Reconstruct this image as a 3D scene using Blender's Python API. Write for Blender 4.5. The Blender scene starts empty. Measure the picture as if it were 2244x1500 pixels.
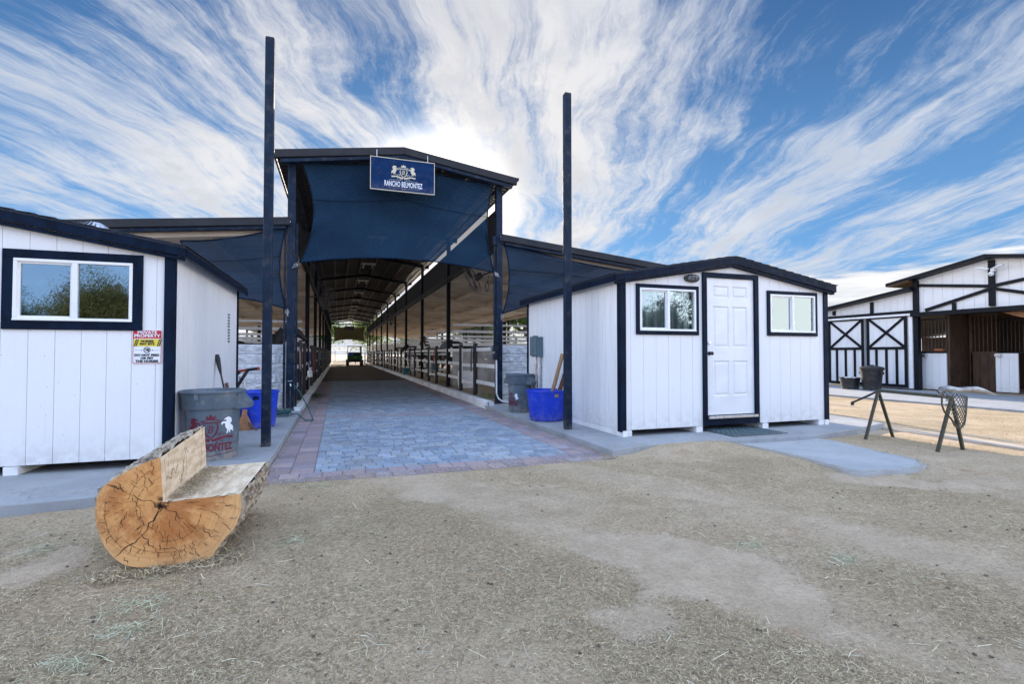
import bpy, bmesh, math, random
import numpy as np
from mathutils import Vector, Matrix
from mathutils import noise as _mn
mnoise = _mn.noise
random.seed(7); RNG = np.random.default_rng(7)
R = math.radians
S = bpy.context.scene
COL = S.collection

# ---------------------------------------------------------------- camera
F = 1107.0; CX, CY = 1122.0, 750.0; H = 1.217
YAW = math.atan(380.0/F); PITCH = math.atan(25.5/F)
cd = bpy.data.cameras.new('camera'); cam = bpy.data.objects.new('camera', cd); COL.objects.link(cam)
cd.sensor_width = 36; cd.lens = F/2244*36; cd.clip_start = .05; cd.clip_end = 3000
cam.location = (0, 0, H); cam.rotation_euler = (math.pi/2+PITCH, 0, -YAW)
S.camera = cam
# ---------------------------------------------------------------- light
SUN_AZ, SUN_EL = R(10.5), R(16)          # azimuth measured from +Y (down the aisle) towards +X
S.view_settings.view_transform = 'Standard'; S.view_settings.look = 'None'
S.cycles.diffuse_bounces = 8; S.cycles.max_bounces = 14; S.view_settings.gamma = 1; S.view_settings.exposure = 1.25
sd = bpy.data.lights.new('sun', 'SUN'); sd.energy = 5.0; sd.angle = R(.55); sd.color = (1, .84, .66)
sun = bpy.data.objects.new('sun', sd); COL.objects.link(sun)
sun_dir = Vector((math.sin(SUN_AZ)*math.cos(SUN_EL), math.cos(SUN_AZ)*math.cos(SUN_EL), math.sin(SUN_EL)))
sun.rotation_euler = sun_dir.to_track_quat('Z', 'Y').to_euler()

class NT:
    """tiny node-tree helper"""
    def __init__(s, tree): s.t = tree; s.n = tree.nodes; s.l = tree.links
    def node(s, typ, **kw):
        n = s.n.new(typ)
        for k, v in kw.items(): setattr(n, k, v)
        return n
    def put(s, sock, v):
        if isinstance(v, bpy.types.NodeSocket): s.l.new(v, sock)
        elif v is not None: sock.default_value = v
    def math(s, op, a, b=None, c=None, clamp=False):
        n = s.node('ShaderNodeMath', operation=op, use_clamp=clamp)
        s.put(n.inputs[0], a); s.put(n.inputs[1], b)
        if c is not None: s.put(n.inputs[2], c)
        return n.outputs[0]
    def mix(s, f, a, b, mode='MIX'):
        n = s.node('ShaderNodeMix', data_type='RGBA', blend_type=mode)
        s.put(n.inputs[0], f)
        s.put(n.inputs[6], a if not isinstance(a, tuple) else (*a[:3], 1))
        s.put(n.inputs[7], b if not isinstance(b, tuple) else (*b[:3], 1))
        return n.outputs[2]
    def ramp(s, v, lo, hi, a=0., b=1.):
        n = s.node('ShaderNodeMapRange', interpolation_type='SMOOTHSTEP')
        s.put(n.inputs[0], v); n.inputs[1].default_value = lo; n.inputs[2].default_value = hi
        n.inputs[3].default_value = a; n.inputs[4].default_value = b
        return n.outputs[0]
    def noise(s, vec, scale, detail=5, rough=.55, dist=0., color=False):
        n = s.node('ShaderNodeTexNoise'); s.put(n.inputs['Vector'], vec)
        n.inputs['Scale'].default_value = scale; n.inputs['Detail'].default_value = detail
        n.inputs['Roughness'].default_value = rough; n.inputs['Distortion'].default_value = dist
        return n.outputs['Color' if color else 'Fac']
    def comb(s, x, y, z=0.):
        n = s.node('ShaderNodeCombineXYZ'); s.put(n.inputs[0], x); s.put(n.inputs[1], y); s.put(n.inputs[2], z)
        return n.outputs[0]
    def sep(s, v):
        n = s.node('ShaderNodeSeparateXYZ'); s.put(n.inputs[0], v); return n.outputs
    def vmath(s, op, a, b):
        n = s.node('ShaderNodeVectorMath', operation=op); s.put(n.inputs[0], a); s.put(n.inputs[1], b)
        return n.outputs['Value' if op == 'DOT_PRODUCT' else 'Vector']

world = bpy.data.worlds.new('World'); S.world = world; world.use_nodes = True
wt = NT(world.node_tree); world.node_tree.nodes.clear()
sky = wt.node('ShaderNodeTexSky', sky_type='NISHITA', sun_disc=False)
sky.sun_elevation = SUN_EL; sky.sun_rotation = SUN_AZ; sky.air_density = 1.0; sky.dust_density = .3; sky.ozone_density = 2.2
tc = wt.node('ShaderNodeTexCoord').outputs['Generated']
sx, sy, sz = wt.sep(tc)
zc = wt.math('MAXIMUM', sz, 0.0)
den = wt.math('ADD', zc, .09)
ppx = wt.math('DIVIDE', sx, den); ppy = wt.math('DIVIDE', sy, den)
B = R(21)
al = wt.math('ADD', wt.math('MULTIPLY', ppx, math.sin(B)), wt.math('MULTIPLY', ppy, math.cos(B)))
ac = wt.math('SUBTRACT', wt.math('MULTIPLY', ppx, math.cos(B)), wt.math('MULTIPLY', ppy, math.sin(B)))
plane = wt.comb(ac, al)
wx, wy, _ = wt.sep(wt.noise(plane, .8, 3, .5, color=True))
w2x, w2y, _ = wt.sep(wt.noise(wt.comb(ac, wt.math('MULTIPLY', al, .6), 5.), 3.0, 5, .62, color=True))
ac2 = wt.math('ADD', wt.math('ADD', ac, wt.math('MULTIPLY', wt.math('SUBTRACT', wx, .5), .50)), wt.math('MULTIPLY', wt.math('SUBTRACT', w2x, .5), .16))
al2 = wt.math('ADD', al, wt.math('MULTIPLY', wt.math('SUBTRACT', wy, .5), 1.0))
band = wt.noise(wt.comb(wt.math('MULTIPLY', ac2, 1.7), wt.math('MULTIPLY', al2, .20), 1.), 1.0, 4, .55)
streak = wt.noise(wt.comb(wt.math('MULTIPLY', ac2, 5.5), wt.math('MULTIPLY', al2, .50), 6.), 1.0, 10, .68)
fine = wt.noise(wt.comb(wt.math('MULTIPLY', ac2, 20.), wt.math('MULTIPLY', al2, 2.2), 3.3), 1.0, 8, .72)
puff = wt.noise(wt.comb(wt.math('MULTIPLY', ac2, 3.4), wt.math('MULTIPLY', al2, 1.7), 9.1), 1.0, 10, .68)
d_sun = wt.vmath('DOT_PRODUCT', tc, Vector((sun_dir.x, sun_dir.y, sun_dir.z)))
cen = Vector((math.sin(R(12)), math.cos(R(12)), math.tan(R(20)))).normalized()
d_cen = wt.vmath('DOT_PRODUCT', tc, cen)
bias = wt.ramp(d_cen, .72, .99, -.02, .15)
dens = wt.math('ADD', wt.math('ADD', wt.math('MULTIPLY', streak, .50), wt.math('MULTIPLY', fine, .34)),
               wt.math('ADD', wt.math('ADD', wt.math('MULTIPLY', band, .75), wt.math('MULTIPLY', puff, .50)), bias))
cloud = wt.ramp(dens, .975, 1.27)
thick = wt.ramp(dens, 1.10, 1.34)
hz = wt.noise(wt.comb(wt.math('MULTIPLY', sx, 3), wt.math('MULTIPLY', sy, 3), wt.math('MULTIPLY', sz, 26)), 1.8, 8, .62)
lowb = wt.ramp(wt.math('SUBTRACT', sz, wt.math('MULTIPLY', wt.math('SUBTRACT', hz, .5), .12)), .125, .15, .95, 0.)
blue = wt.mix(1., sky.outputs[0], (.36, .60, .86), 'MULTIPLY')
blue = wt.mix(1., blue, (.060, .060, .060), 'MULTIPLY')
up = wt.ramp(sz, .10, .60)
blue = wt.mix(.72, blue, wt.mix(up, (.080, .185, .345), (.021, .060, .145)))
glow = wt.ramp(d_sun, .78, 1.0)
ccol = wt.mix(glow, (.285, .31, .355), (.395, .385, .38))
grey = wt.noise(wt.comb(ac2, wt.math('MULTIPLY', al2, .6), 4.), 2.8, 8, .66)
ccol = wt.mix(wt.math('MULTIPLY', thick, wt.ramp(grey, .42, .64, 0, .55)), ccol, (.215, .225, .25))
skyc = wt.mix(wt.math('MULTIPLY', cloud, .94), blue, ccol)
skyc = wt.mix(lowb, skyc, wt.mix(wt.ramp(hz, .35, .65), (.30, .31, .34), (.46, .455, .45)))
# unseen sky overhead, behind and beside the viewer, brightened to light walls and barn
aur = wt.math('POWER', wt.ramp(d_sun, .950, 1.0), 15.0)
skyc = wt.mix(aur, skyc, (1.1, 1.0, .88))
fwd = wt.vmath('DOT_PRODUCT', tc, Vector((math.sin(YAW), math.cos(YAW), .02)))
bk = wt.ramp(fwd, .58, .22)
fill_sky = wt.mix(wt.noise(plane, .8, 5, .55), (.30, .43, .72), (.56, .72, 1.04))
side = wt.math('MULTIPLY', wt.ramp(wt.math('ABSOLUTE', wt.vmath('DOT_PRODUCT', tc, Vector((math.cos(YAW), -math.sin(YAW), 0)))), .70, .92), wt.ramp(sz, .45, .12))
fill_sky = wt.mix(side, fill_sky, (2.3, 2.2, 2.1))  # low side sky lifted further to fill the open-sided barn with light
skyc = wt.mix(bk, skyc, fill_sky)
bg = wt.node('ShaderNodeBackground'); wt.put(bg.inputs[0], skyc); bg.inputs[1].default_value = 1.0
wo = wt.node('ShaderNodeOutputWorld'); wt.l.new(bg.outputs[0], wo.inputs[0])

# ---------------------------------------------------------------- pixel -> place helpers (author's tape measure)
_f = Vector((math.sin(YAW)*math.cos(PITCH), math.cos(YAW)*math.cos(PITCH), math.sin(PITCH)))
_r = Vector((math.cos(YAW), -math.sin(YAW), 0)); _u = _r.cross(_f)
def ray(px, py): return _f + _r*((px-CX)/F) + _u*((CY-py)/F)
def PZ(px, py, z=0.):
    d = ray(px, py); return Vector((0, 0, H)) + d*((z-H)/d.z)
def PY(px, py, Y):
    d = ray(px, py); return Vector((0, 0, H)) + d*(Y/d.y)
def PX(px, py, X):
    d = ray(px, py); return Vector((0, 0, H)) + d*(X/d.x)

# ---------------------------------------------------------------- materials
def mat(name, col, rough=.6, metal=0., var=.25, scale=6., bump=0., bscale=60., spec=.5, col2=None, stretch=(1, 1, 1), coat=0., edge=(.35, .65)):
    m = bpy.data.materials.new(name); m.use_nodes = True; t = NT(m.node_tree)
    b = m.node_tree.nodes['Principled BSDF']
    co = t.node('ShaderNodeTexCoord').outputs['Object']
    mp = t.node('ShaderNodeMapping'); t.put(mp.inputs[0], co); mp.inputs['Scale'].default_value = stretch
    v = mp.outputs[0]
    n = t.noise(v, scale, 8, .6)
    c2 = col2 if col2 else tuple(c*(1-var) for c in col)
    c = t.mix(t.ramp(n, edge[0], edge[1]), c2, col)
    t.put(b.inputs['Base Color'], c)
    r = t.ramp(t.noise(v, scale*3, 4, .6), .3, .7, max(rough-.1, .02), min(rough+.1, 1))
    t.put(b.inputs['Roughness'], r)
    b.inputs['Metallic'].default_value = metal; b.inputs['Specular IOR Level'].default_value = spec
    if coat: b.inputs['Coat Weight'].default_value = coat
    if bump:
        bn = t.node('ShaderNodeBump'); bn.inputs['Strength'].default_value = min(bump, 1); bn.inputs['Distance'].default_value = .01*max(1, bump)
        t.put(bn.inputs['Height'], t.noise(v, bscale, 6, .65)); t.put(b.inputs['Normal'], bn.outputs[0])
    return m
def bsdf(m): return m.node_tree.nodes['Principled BSDF']

M = {}
M['navy'] = mat('navy_paint', (.0035, .012, .032), .55, spec=.10, var=.45, scale=9, bump=.25, bscale=90, stretch=(1, 1, .35))
M['navy_steel'] = mat('navy_steel', (.007, .019, .043), .5, 0., spec=.18, var=.3, scale=4, bump=.05, bscale=30)
M['navy_brown'] = mat('dark_post_paint', (.009, .011, .016), .5, spec=.15, var=.35, scale=5, bump=.15)
M['bronze'] = mat('bronze_fascia', (.045, .046, .052), .75, 0., var=.2, scale=3, spec=.08)
M['roof_dark'] = mat('dark_roof_underside', (.030, .026, .024), .45, .1, var=.3, scale=3, bump=.1)
M['roof_top'] = mat('roof_sheet_top', (.09, .09, .10), .5, .3)
M['beige'] = mat('beige_steel', (.70, .61, .50), .55, var=.16, scale=2.5, bump=.06, bscale=20)
M['beige_sheet'] = mat('beige_sheet', (.72, .64, .54), .55, var=.2, scale=1.6)
M['white_rail'] = mat('white_rail_paint', (.82, .82, .81), .5, var=.3, scale=7, bump=.2, edge=(.25, .5))
M['white_vinyl'] = mat('white_vinyl', (.82, .82, .82), .35, var=.05)
M['black_post'] = mat('black_round_post', (.012, .012, .015), .45, var=.4, scale=12, bump=.2)
M['black'] = mat('black_plastic', (.014, .014, .016), .45, var=.3)
M['chrome'] = mat('galvanised', (.62, .63, .65), .32, .9, var=.15)
M['grey_pl'] = mat('grey_plastic', (.105, .14, .175), .48, var=.22, scale=4, bump=.12, bscale=35, col2=(.08, .11, .14))
M['grey_dark'] = mat('dark_grey_plastic', (.06, .075, .09), .5, var=.2)
M['blue_pl'] = mat('blue_plastic', (.004, .05, .62), .42, var=.2, scale=5, bump=.08)
M['teal_pl'] = mat('teal_plastic', (.03, .16, .17), .5)
M['maroon'] = mat('maroon_stencil', (.16, .012, .035), .6, var=.35, scale=60)
M['white_paint'] = mat('white_stencil', (.82, .84, .88), .5, var=.08)
M['cream'] = mat('cream_vinyl', (.62, .56, .40), .5, var=.05)
M['sign_blue'] = mat('sign_blue', (.002, .026, .100), .5, spec=.1, var=.25, scale=5)
M['red_sign'] = mat('sign_red', (.55, .015, .03), .4, var=.12, scale=20)
M['yellow_sign'] = mat('sign_yellow', (.78, .62, .06), .4, var=.08)
M['black_ink'] = mat('black_ink', (.012, .012, .014), .5)
M['wood_tan'] = mat('tan_board', (.42, .26, .13), .65, var=.35, scale=5, bump=.3, stretch=(8, 8, 1))
M['wood_brown'] = mat('brown_board', (.20, .09, .045), .6, var=.4, scale=5, bump=.3, stretch=(8, 8, 1))
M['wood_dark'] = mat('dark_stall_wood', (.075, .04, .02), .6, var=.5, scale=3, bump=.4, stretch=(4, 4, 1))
M['leather'] = mat('tan_leather', (.38, .18, .08), .5, var=.35, scale=14)
M['red_grip'] = mat('red_plastic', (.50, .05, .03), .4)
M['board'] = mat('worn_white_boards', (.50, .48, .46), .7, var=.4, scale=3, bump=.3)
M['orange'] = mat('orange_rubber', (.34, .10, .03), .6)
M['hose'] = mat('green_hose', (.02, .10, .12), .4)
M['elec'] = mat('grey_green_enamel', (.10, .16, .18), .45, var=.12)
M['green_veh'] = mat('green_bodywork', (.006, .11, .02), .35)
M['bulb'] = mat('fixture_enamel', (.72, .68, .58), .4, var=.1)
M['rust_green'] = mat('green_steel_post', (.028, .055, .042), .5, .3, var=.6, scale=30, bump=.3, col2=(.10, .07, .045))
M['horn'] = mat('horn', (.14, .13, .125), .35, var=.6, scale=9, col2=(.36, .38, .38))
M['cord'] = mat('mesh_cord', (.11, .10, .075), .8)
M['roof_shed'] = mat('shed_shingle', (.022, .034, .06), .75, var=.5, scale=25, bump=.8, bscale=120)
M['cam_white'] = mat('camera_white', (.8, .8, .8), .3)
M['rubber'] = mat('tyre', (.015, .015, .015), .8)
M['hay'] = mat('hay', (.34, .30, .13), .85, var=.4, scale=60, bump=.8)
M['curtain'] = mat('curtain', (.66, .66, .63), .9, var=.5, scale=3, stretch=(14, 14, .6))
M['net'] = mat('olive_netting', (.09, .085, .035), .9, var=.5, scale=6)

def dusty(m, amt, col=(.42, .36, .29)):
    t = NT(m.node_tree); bs = bsdf(m); co = t.node('ShaderNodeTexCoord').outputs['Object']; old = bs.inputs['Base Color'].links[0].from_socket
    d = t.ramp(t.noise(co, 7, 8, .75), .48, .70, 0, amt); x, y, z = t.sep(co)
    sc = t.ramp(t.noise(t.comb(t.math('MULTIPLY', x, 9), t.math('MULTIPLY', y, 9), t.math('MULTIPLY', z, 120)), 1, 4, .6), .66, .74, 0, amt)
    base_d = t.math('MULTIPLY', t.ramp(z, .22, 0.), t.ramp(t.noise(co, 14, 6, .7), .35, .6, 0, amt*1.8))
    t.put(bs.inputs['Base Color'], t.mix(t.math('MAXIMUM', t.math('MAXIMUM', d, sc), base_d, clamp=True), old, col))
for k_, q_ in (('grey_pl', .34), ('blue_pl', .16), ('black', .12), ('navy_steel', .10), ('sign_blue', .06)): dusty(M[k_], q_)
def concrete(name, a, b, crack=True):
    m = mat(name, a, .8, col2=b, scale=1.7, bump=.35, bscale=150, edge=(.3, .7))
    t = NT(m.node_tree); bs = bsdf(m); co = t.node('ShaderNodeTexCoord').outputs['Object']
    old = bs.inputs['Base Color'].links[0].from_socket
    st = t.ramp(t.noise(co, 5.5, 9, .7), .52, .72)
    c = t.mix(t.math('MULTIPLY', st, .62), old, tuple(x*.62 for x in b))
    sp = t.ramp(t.noise(co, 90, 3, .6), .60, .68); c = t.mix(t.math('MULTIPLY', sp, .4), c, tuple(x*.5 for x in b))
    t.put(bs.inputs['Base Color'], c); return m
M['slab'] = concrete('slab_concrete', (.36, .37, .38), (.29, .30, .305))
M['path'] = concrete('path_concrete', (.43, .44, .44), (.36, .365, .365))
M['kerb'] = concrete('white_kerb_paint', (.80, .81, .82), (.58, .58, .57))
M['block'] = mat('white_split_block', (.74, .75, .77), .8, var=.2, scale=5, bump=1.0, bscale=38)

# painted grooved siding: rain streaks, splash dirt, fine grain
def siding_mat(name, wet):
    m = bpy.data.materials.new(name); m.use_nodes = True; t = NT(m.node_tree); b = bsdf(m)
    co = t.node('ShaderNodeTexCoord').outputs['Object']; x, y, z = t.sep(co)
    v = t.comb(t.math('MULTIPLY', x, 26), t.math('MULTIPLY', y, 26), t.math('MULTIPLY', z, .9))
    st = t.ramp(t.noise(v, 1, 7, .6), .52, .8)
    big = t.ramp(t.noise(co, 1.1, 4, .5), .35, .7)
    c = t.mix(t.math('MULTIPLY', st, wet), (.80, .80, .80), (.47, .41, .36))
    c = t.mix(t.math('MULTIPLY', big, .12), c, (.60, .60, .60))
    low = t.math('MULTIPLY', t.ramp(z, .45, .0), t.ramp(t.noise(co, 9, 6, .7), .35, .62))
    c = t.mix(t.math('MULTIPLY', low, .34), c, (.36, .31, .25))
    sp = t.ramp(t.noise(co, 46, 2, .5), .735, .76); c = t.mix(sp, c, (.16, .13, .11))
    t.put(b.inputs['Base Color'], c); b.inputs['Roughness'].default_value = .6
    bn = t.node('ShaderNodeBump'); bn.inputs['Strength'].default_value = .45; bn.inputs['Distance'].default_value = .004
    v2 = t.comb(t.math('MULTIPLY', x, 160), t.math('MULTIPLY', y, 160), t.math('MULTIPLY', z, 14))
    t.put(bn.inputs['Height'], t.noise(v2, 1, 5, .65)); t.put(b.inputs['Normal'], bn.outputs[0])
    return m
M['siding'] = siding_mat('white_siding', .16); M['siding_wet'] = siding_mat('white_siding_streaked', .62)

def glass_mat(name, tint, alpha):
    m = bpy.data.materials.new(name); m.use_nodes = True; t = NT(m.node_tree); t.n.clear()
    out = t.node('ShaderNodeOutputMaterial'); gl = t.node('ShaderNodeBsdfGlossy'); gl.inputs['Roughness'].default_value = .015
    gl.inputs['Color'].default_value = (*tint, 1)
    tr = t.node('ShaderNodeBsdfTransparent'); tr.inputs['Color'].default_value = (.84, .88, .90, 1)
    fr = t.node('ShaderNodeFresnel'); fr.inputs[0].default_value = 1.5
    f = t.math('ADD', fr.outputs[0], alpha, clamp=True)
    bn = t.node('ShaderNodeBump'); bn.inputs['Strength'].default_value = .06; bn.inputs['Distance'].default_value = .02
    co = t.node('ShaderNodeTexCoord').outputs['Object']; t.put(bn.inputs['Height'], t.noise(co, 1.8, 2, .5)); t.put(gl.inputs['Normal'], bn.outputs[0])
    mx = t.node('ShaderNodeMixShader'); t.put(mx.inputs[0], f); t.l.new(tr.outputs[0], mx.inputs[1]); t.l.new(gl.outputs[0], mx.inputs[2])
    t.l.new(mx.outputs[0], out.inputs[0]); return m
M['glass'] = glass_mat('window_glass', (.42, .56, .62), .30)
M['glass_cur'] = glass_mat('window_glass_clear', (.7, .85, .9), .13)

def sail_mat():
    m = bpy.data.materials.new('navy_shade_cloth'); m.use_nodes = True; t = NT(m.node_tree); b = bsdf(m)
    co = t.node('ShaderNodeTexCoord').outputs['Object']; x, y, z = t.sep(co)
    n = t.noise(co, 1.3, 4, .5); w = t.noise(t.comb(t.math('MULTIPLY', x, 300), 0, t.math('MULTIPLY', z, 300)), 1, 2, .5)
    c = t.mix(t.ramp(n, .3, .7), (.006, .028, .060), (.010, .042, .084)); c = t.mix(t.math('MULTIPLY', w, .5), c, (.003, .013, .030))
    t.put(b.inputs['Base Color'], c); b.inputs['Roughness'].default_value = .85; b.inputs['Specular IOR Level'].default_value = .2
    tr = t.node('ShaderNodeBsdfTransparent'); mx = t.node('ShaderNodeMixShader'); mx.inputs[0].default_value = .16
    o = m.node_tree.nodes['Material Output']
    t.l.new(b.outputs[0], mx.inputs[1]); t.l.new(tr.outputs[0], mx.inputs[2]); t.l.new(mx.outputs[0], o.inputs[0])
    return m
M['sail'] = sail_mat()

def ground_mat(name, a, b, c3, sun=False):
    m = bpy.data.materials.new(name); m.use_nodes = True; t = NT(m.node_tree); bs = bsdf(m)
    co = t.node('ShaderNodeTexCoord').outputs['Object']; x, y, z = t.sep(co)
    big = t.noise(co, .55, 5, .6, .4); mid = t.noise(co, 3.2, 7, .65, .3); fin = t.noise(co, 38, 6, .75); gr = t.noise(co, 150, 3, .7)
    c = t.mix(t.ramp(t.math('ADD', t.math('MULTIPLY', big, .6), t.math('MULTIPLY', mid, .4)), .40, .62), a, b)
    cv = None
    if name == 'straw_dirt':     # 'cover' on the mesh says how thickly the chopped straw lies; bare sand elsewhere
        cv = t.node('ShaderNodeAttribute', attribute_name='cover').outputs['Fac']
        c = t.mix(cv, t.mix(t.ramp(mid, .35, .65), (.50, .385, .265), c3), c)
        k_ = t.math('ADD', .42, t.math('MULTIPLY', cv, .58))
        c = t.mix(t.math('MULTIPLY', t.ramp(fin, .42, .60, 0, .62), k_), c, tuple(q*.46 for q in a))
    else: c = t.mix(t.ramp(fin, .42, .60, 0, .55), c, tuple(q*.50 for q in a))
    c = t.mix(t.ramp(gr, .56, .70, 0, .5), c, tuple(min(q*1.5, .8) for q in b))
    red = t.ramp(t.noise(co, 1.9, 6, .7), .60, .70, 0, .45); c = t.mix(red, c, (.36, .21, .12))
    t.put(bs.inputs['Base Color'], c); bs.inputs['Roughness'].default_value = .95; bs.inputs['Specular IOR Level'].default_value = .15
    h = t.math('ADD', t.math('MULTIPLY', mid, 1.4), t.math('ADD', t.math('MULTIPLY', fin, .9), t.math('MULTIPLY', gr, .25)))
    bn = t.node('ShaderNodeBump'); bn.inputs['Strength'].default_value = .8; bn.inputs['Distance'].default_value = .022
    t.put(bn.inputs['Height'], h); t.put(bs.inputs['Normal'], bn.outputs[0]); return m
M['ground'] = ground_mat('straw_dirt', (.45, .335, .20), (.59, .45, .285), (.61, .475, .335))
M['bedding'] = ground_mat('stall_bedding', (.42, .32, .22), (.52, .42, .30), (.4, .28, .2))
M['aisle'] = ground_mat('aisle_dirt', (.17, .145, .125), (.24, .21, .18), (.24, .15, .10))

def attr_mat(name, rough=.8, bump=.4, bscale=70, trans=0.):
    m = bpy.data.materials.new(name); m.use_nodes = True; t = NT(m.node_tree); b = bsdf(m)
    at = t.node('ShaderNodeAttribute', attribute_name='tint'); co = t.node('ShaderNodeTexCoord').outputs['Object']
    n = t.noise(co, 22, 6, .7); c = t.mix(t.ramp(n, .35, .7, 0, .35), at.outputs['Color'], (.08, .075, .07) if not trans else (.02, .03, .01))
    if not trans:
        dirt = t.ramp(t.noise(co, 1.3, 6, .65), .50, .66, 0, .5); c = t.mix(t.math('MULTIPLY', dirt, .6), c, (.34, .30, .26))
    t.put(b.inputs['Base Color'], c if not trans else at.outputs['Color']); b.inputs['Roughness'].default_value = rough
    if bump:
        bn = t.node('ShaderNodeBump'); bn.inputs['Strength'].default_value = bump; bn.inputs['Distance'].default_value = .006
        t.put(bn.inputs['Height'], t.noise(co, bscale, 5, .7)); t.put(b.inputs['Normal'], bn.outputs[0])
    if trans:
        tl = t.node('ShaderNodeBsdfTranslucent'); t.put(tl.inputs[0], at.outputs['Color']); mx = t.node('ShaderNodeMixShader'); mx.inputs[0].default_value = trans
        o = m.node_tree.nodes['Material Output']; t.l.new(b.outputs[0], mx.inputs[1]); t.l.new(tl.outputs[0], mx.inputs[2]); t.l.new(mx.outputs[0], o.inputs[0])
    return m
M['paver'] = attr_mat('paver_stone'); M['leaf'] = attr_mat('leaves', .6, 0, trans=.45); M['straw'] = attr_mat('straw_blades', .8, 0, trans=.1)
M['joint'] = mat('joint_sand', (.24, .22, .20), .95, bump=.5, bscale=120)
M['bark_tree'] = mat('tree_bark', (.09, .065, .045), .9, var=.5, scale=10, bump=.8)

# ---------------------------------------------------------------- mesh builder
OFF = {}
class MB:
    def __init__(s): s.v = []; s.f = []; s.c = []
    def add(s, vs, fs, c=None):
        o = len(s.v); s.v += [tuple(p) for p in vs]; s.f += [tuple(i+o for i in f) for f in fs]
        if c is not None: s.c += [c]*len(fs)
        return s
    def box(s, x0, x1, y0, y1, z0, z1, c=None):
        if x1 < x0: x0, x1 = x1, x0
        if y1 < y0: y0, y1 = y1, y0
        return s.add([(x0,y0,z0),(x1,y0,z0),(x1,y1,z0),(x0,y1,z0),(x0,y0,z1),(x1,y0,z1),(x1,y1,z1),(x0,y1,z1)],
              [(0,3,2,1),(4,5,6,7),(0,1,5,4),(1,2,6,5),(2,3,7,6),(3,0,4,7)], c)
    def prism(s, poly, d):               # poly: 3-D points in order, extruded by vector d
        n = len(poly); d = Vector(d); p = [Vector(q) for q in poly]
        return s.add(p+[q+d for q in p], [tuple(range(n))[::-1], tuple(range(n, 2*n))]+[(i, (i+1) % n, (i+1) % n+n, i+n) for i in range(n)])
    def bar(s, a, b, w, h, up=(0, 0, 1)):   # rectangular bar from a to b, w across, h along up
        a = Vector(a); b = Vector(b); d = (b-a).normalized(); up = Vector(up)
        sd = d.cross(up)
        if sd.length < 1e-4: sd = d.cross(Vector((0, 1, 0)))
        sd.normalize(); u = sd.cross(d)
        q = [a-sd*w/2-u*h/2, a+sd*w/2-u*h/2, a+sd*w/2+u*h/2, a-sd*w/2+u*h/2]
        return s.prism(q, b-a)
    def tube(s, pts, r, n=10, cap=True):
        pts = [Vector(p) for p in pts]; m = len(pts); rr = r if isinstance(r, (list, tuple)) else [r]*m
        vs = []; ref = None
        for i, p in enumerate(pts):
            d = (pts[min(i+1, m-1)]-pts[max(i-1, 0)]).normalized()
            if ref is None: ref = d.orthogonal().normalized()
            ref = (ref-d*ref.dot(d)).normalized(); b = d.cross(ref)
            for k in range(n):
                a = 2*math.pi*k/n; vs.append(p+(ref*math.cos(a)+b*math.sin(a))*rr[i])
        fs = [(i*n+k, i*n+(k+1) % n, (i+1)*n+(k+1) % n, (i+1)*n+k) for i in range(m-1) for k in range(n)]
        if cap: fs += [tuple(range(n))[::-1], tuple(range((m-1)*n, m*n))]
        return s.add(vs, fs)
    def lathe(s, c, prof, n=40, squash=1.):        # prof: (radius, z)
        vs = []; c = Vector(c)
        for (r, z) in prof:
            for k in range(n):
                a = 2*math.pi*k/n; vs.append(c+Vector((r*math.cos(a), r*math.sin(a)*squash, z)))
        m = len(prof)
        fs = [(i*n+k, i*n+(k+1) % n, (i+1)*n+(k+1) % n, (i+1)*n+k) for i in range(m-1) for k in range(n)]
        return s.add(vs, fs)
    def grid(s, fn, nu, nv):
        vs = [fn(i/nu, j/nv) for j in range(nv+1) for i in range(nu+1)]
        return s.add(vs, [(j*(nu+1)+i, j*(nu+1)+i+1, (j+1)*(nu+1)+i+1, (j+1)*(nu+1)+i) for j in range(nv) for i in range(nu)])
    def build(s, name, m, parent=None, loc=None, smooth=False, bevel=0., solid=0., fix=True):
        off = Vector(loc) if loc is not None else Vector((0, 0, 0))
        if parent is not None: off = OFF[parent.name]
        me = bpy.data.meshes.new(name)
        me.from_pydata([(x-off.x, y-off.y, z-off.z) for x, y, z in s.v], [], s.f)
        if s.c:
            at = me.color_attributes.new('tint', 'FLOAT_COLOR', 'CORNER'); arr = []
            for f, c in zip(s.f, s.c): arr += [c[0], c[1], c[2], 1.]*len(f)
            at.data.foreach_set('color', arr)
        elif fix:
            bm = bmesh.new(); bm.from_mesh(me); bmesh.ops.recalc_face_normals(bm, faces=bm.faces); bm.to_mesh(me); bm.free()
        if smooth: me.polygons.foreach_set('use_smooth', [True]*len(me.polygons))
        me.materials.append(m)
        o = bpy.data.objects.new(name, me); COL.objects.link(o)
        if parent is not None: o.parent = parent
        else: o.location = off
        OFF[o.name] = off
        if solid: q = o.modifiers.new('solid', 'SOLIDIFY'); q.thickness = solid; q.offset = 0
        if bevel:
            q = o.modifiers.new('bevel', 'BEVEL'); q.width = bevel; q.segments = 2; q.limit_method = 'ANGLE'; q.angle_limit = R(40)
        if smooth and not bevel: 
            try: me.set_sharp_from_angle(angle=R(42))
            except Exception: pass
        return o
def tag(o, label=None, cat=None, group=None, kind=None):
    for k, v in (('label', label), ('category', cat), ('group', group), ('kind', kind)):
        if v: o[k] = v
    return o
def thing(name, loc, label, cat, group=None):
    o = bpy.data.objects.new(name, None); COL.objects.link(o); o.location = loc; o.empty_display_size = .2
    OFF[o.name] = Vector(loc); return tag(o, label, cat, group)
def struct(name, mb, m, **kw): return tag(mb.build(name, m, **kw), kind='structure')
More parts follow.
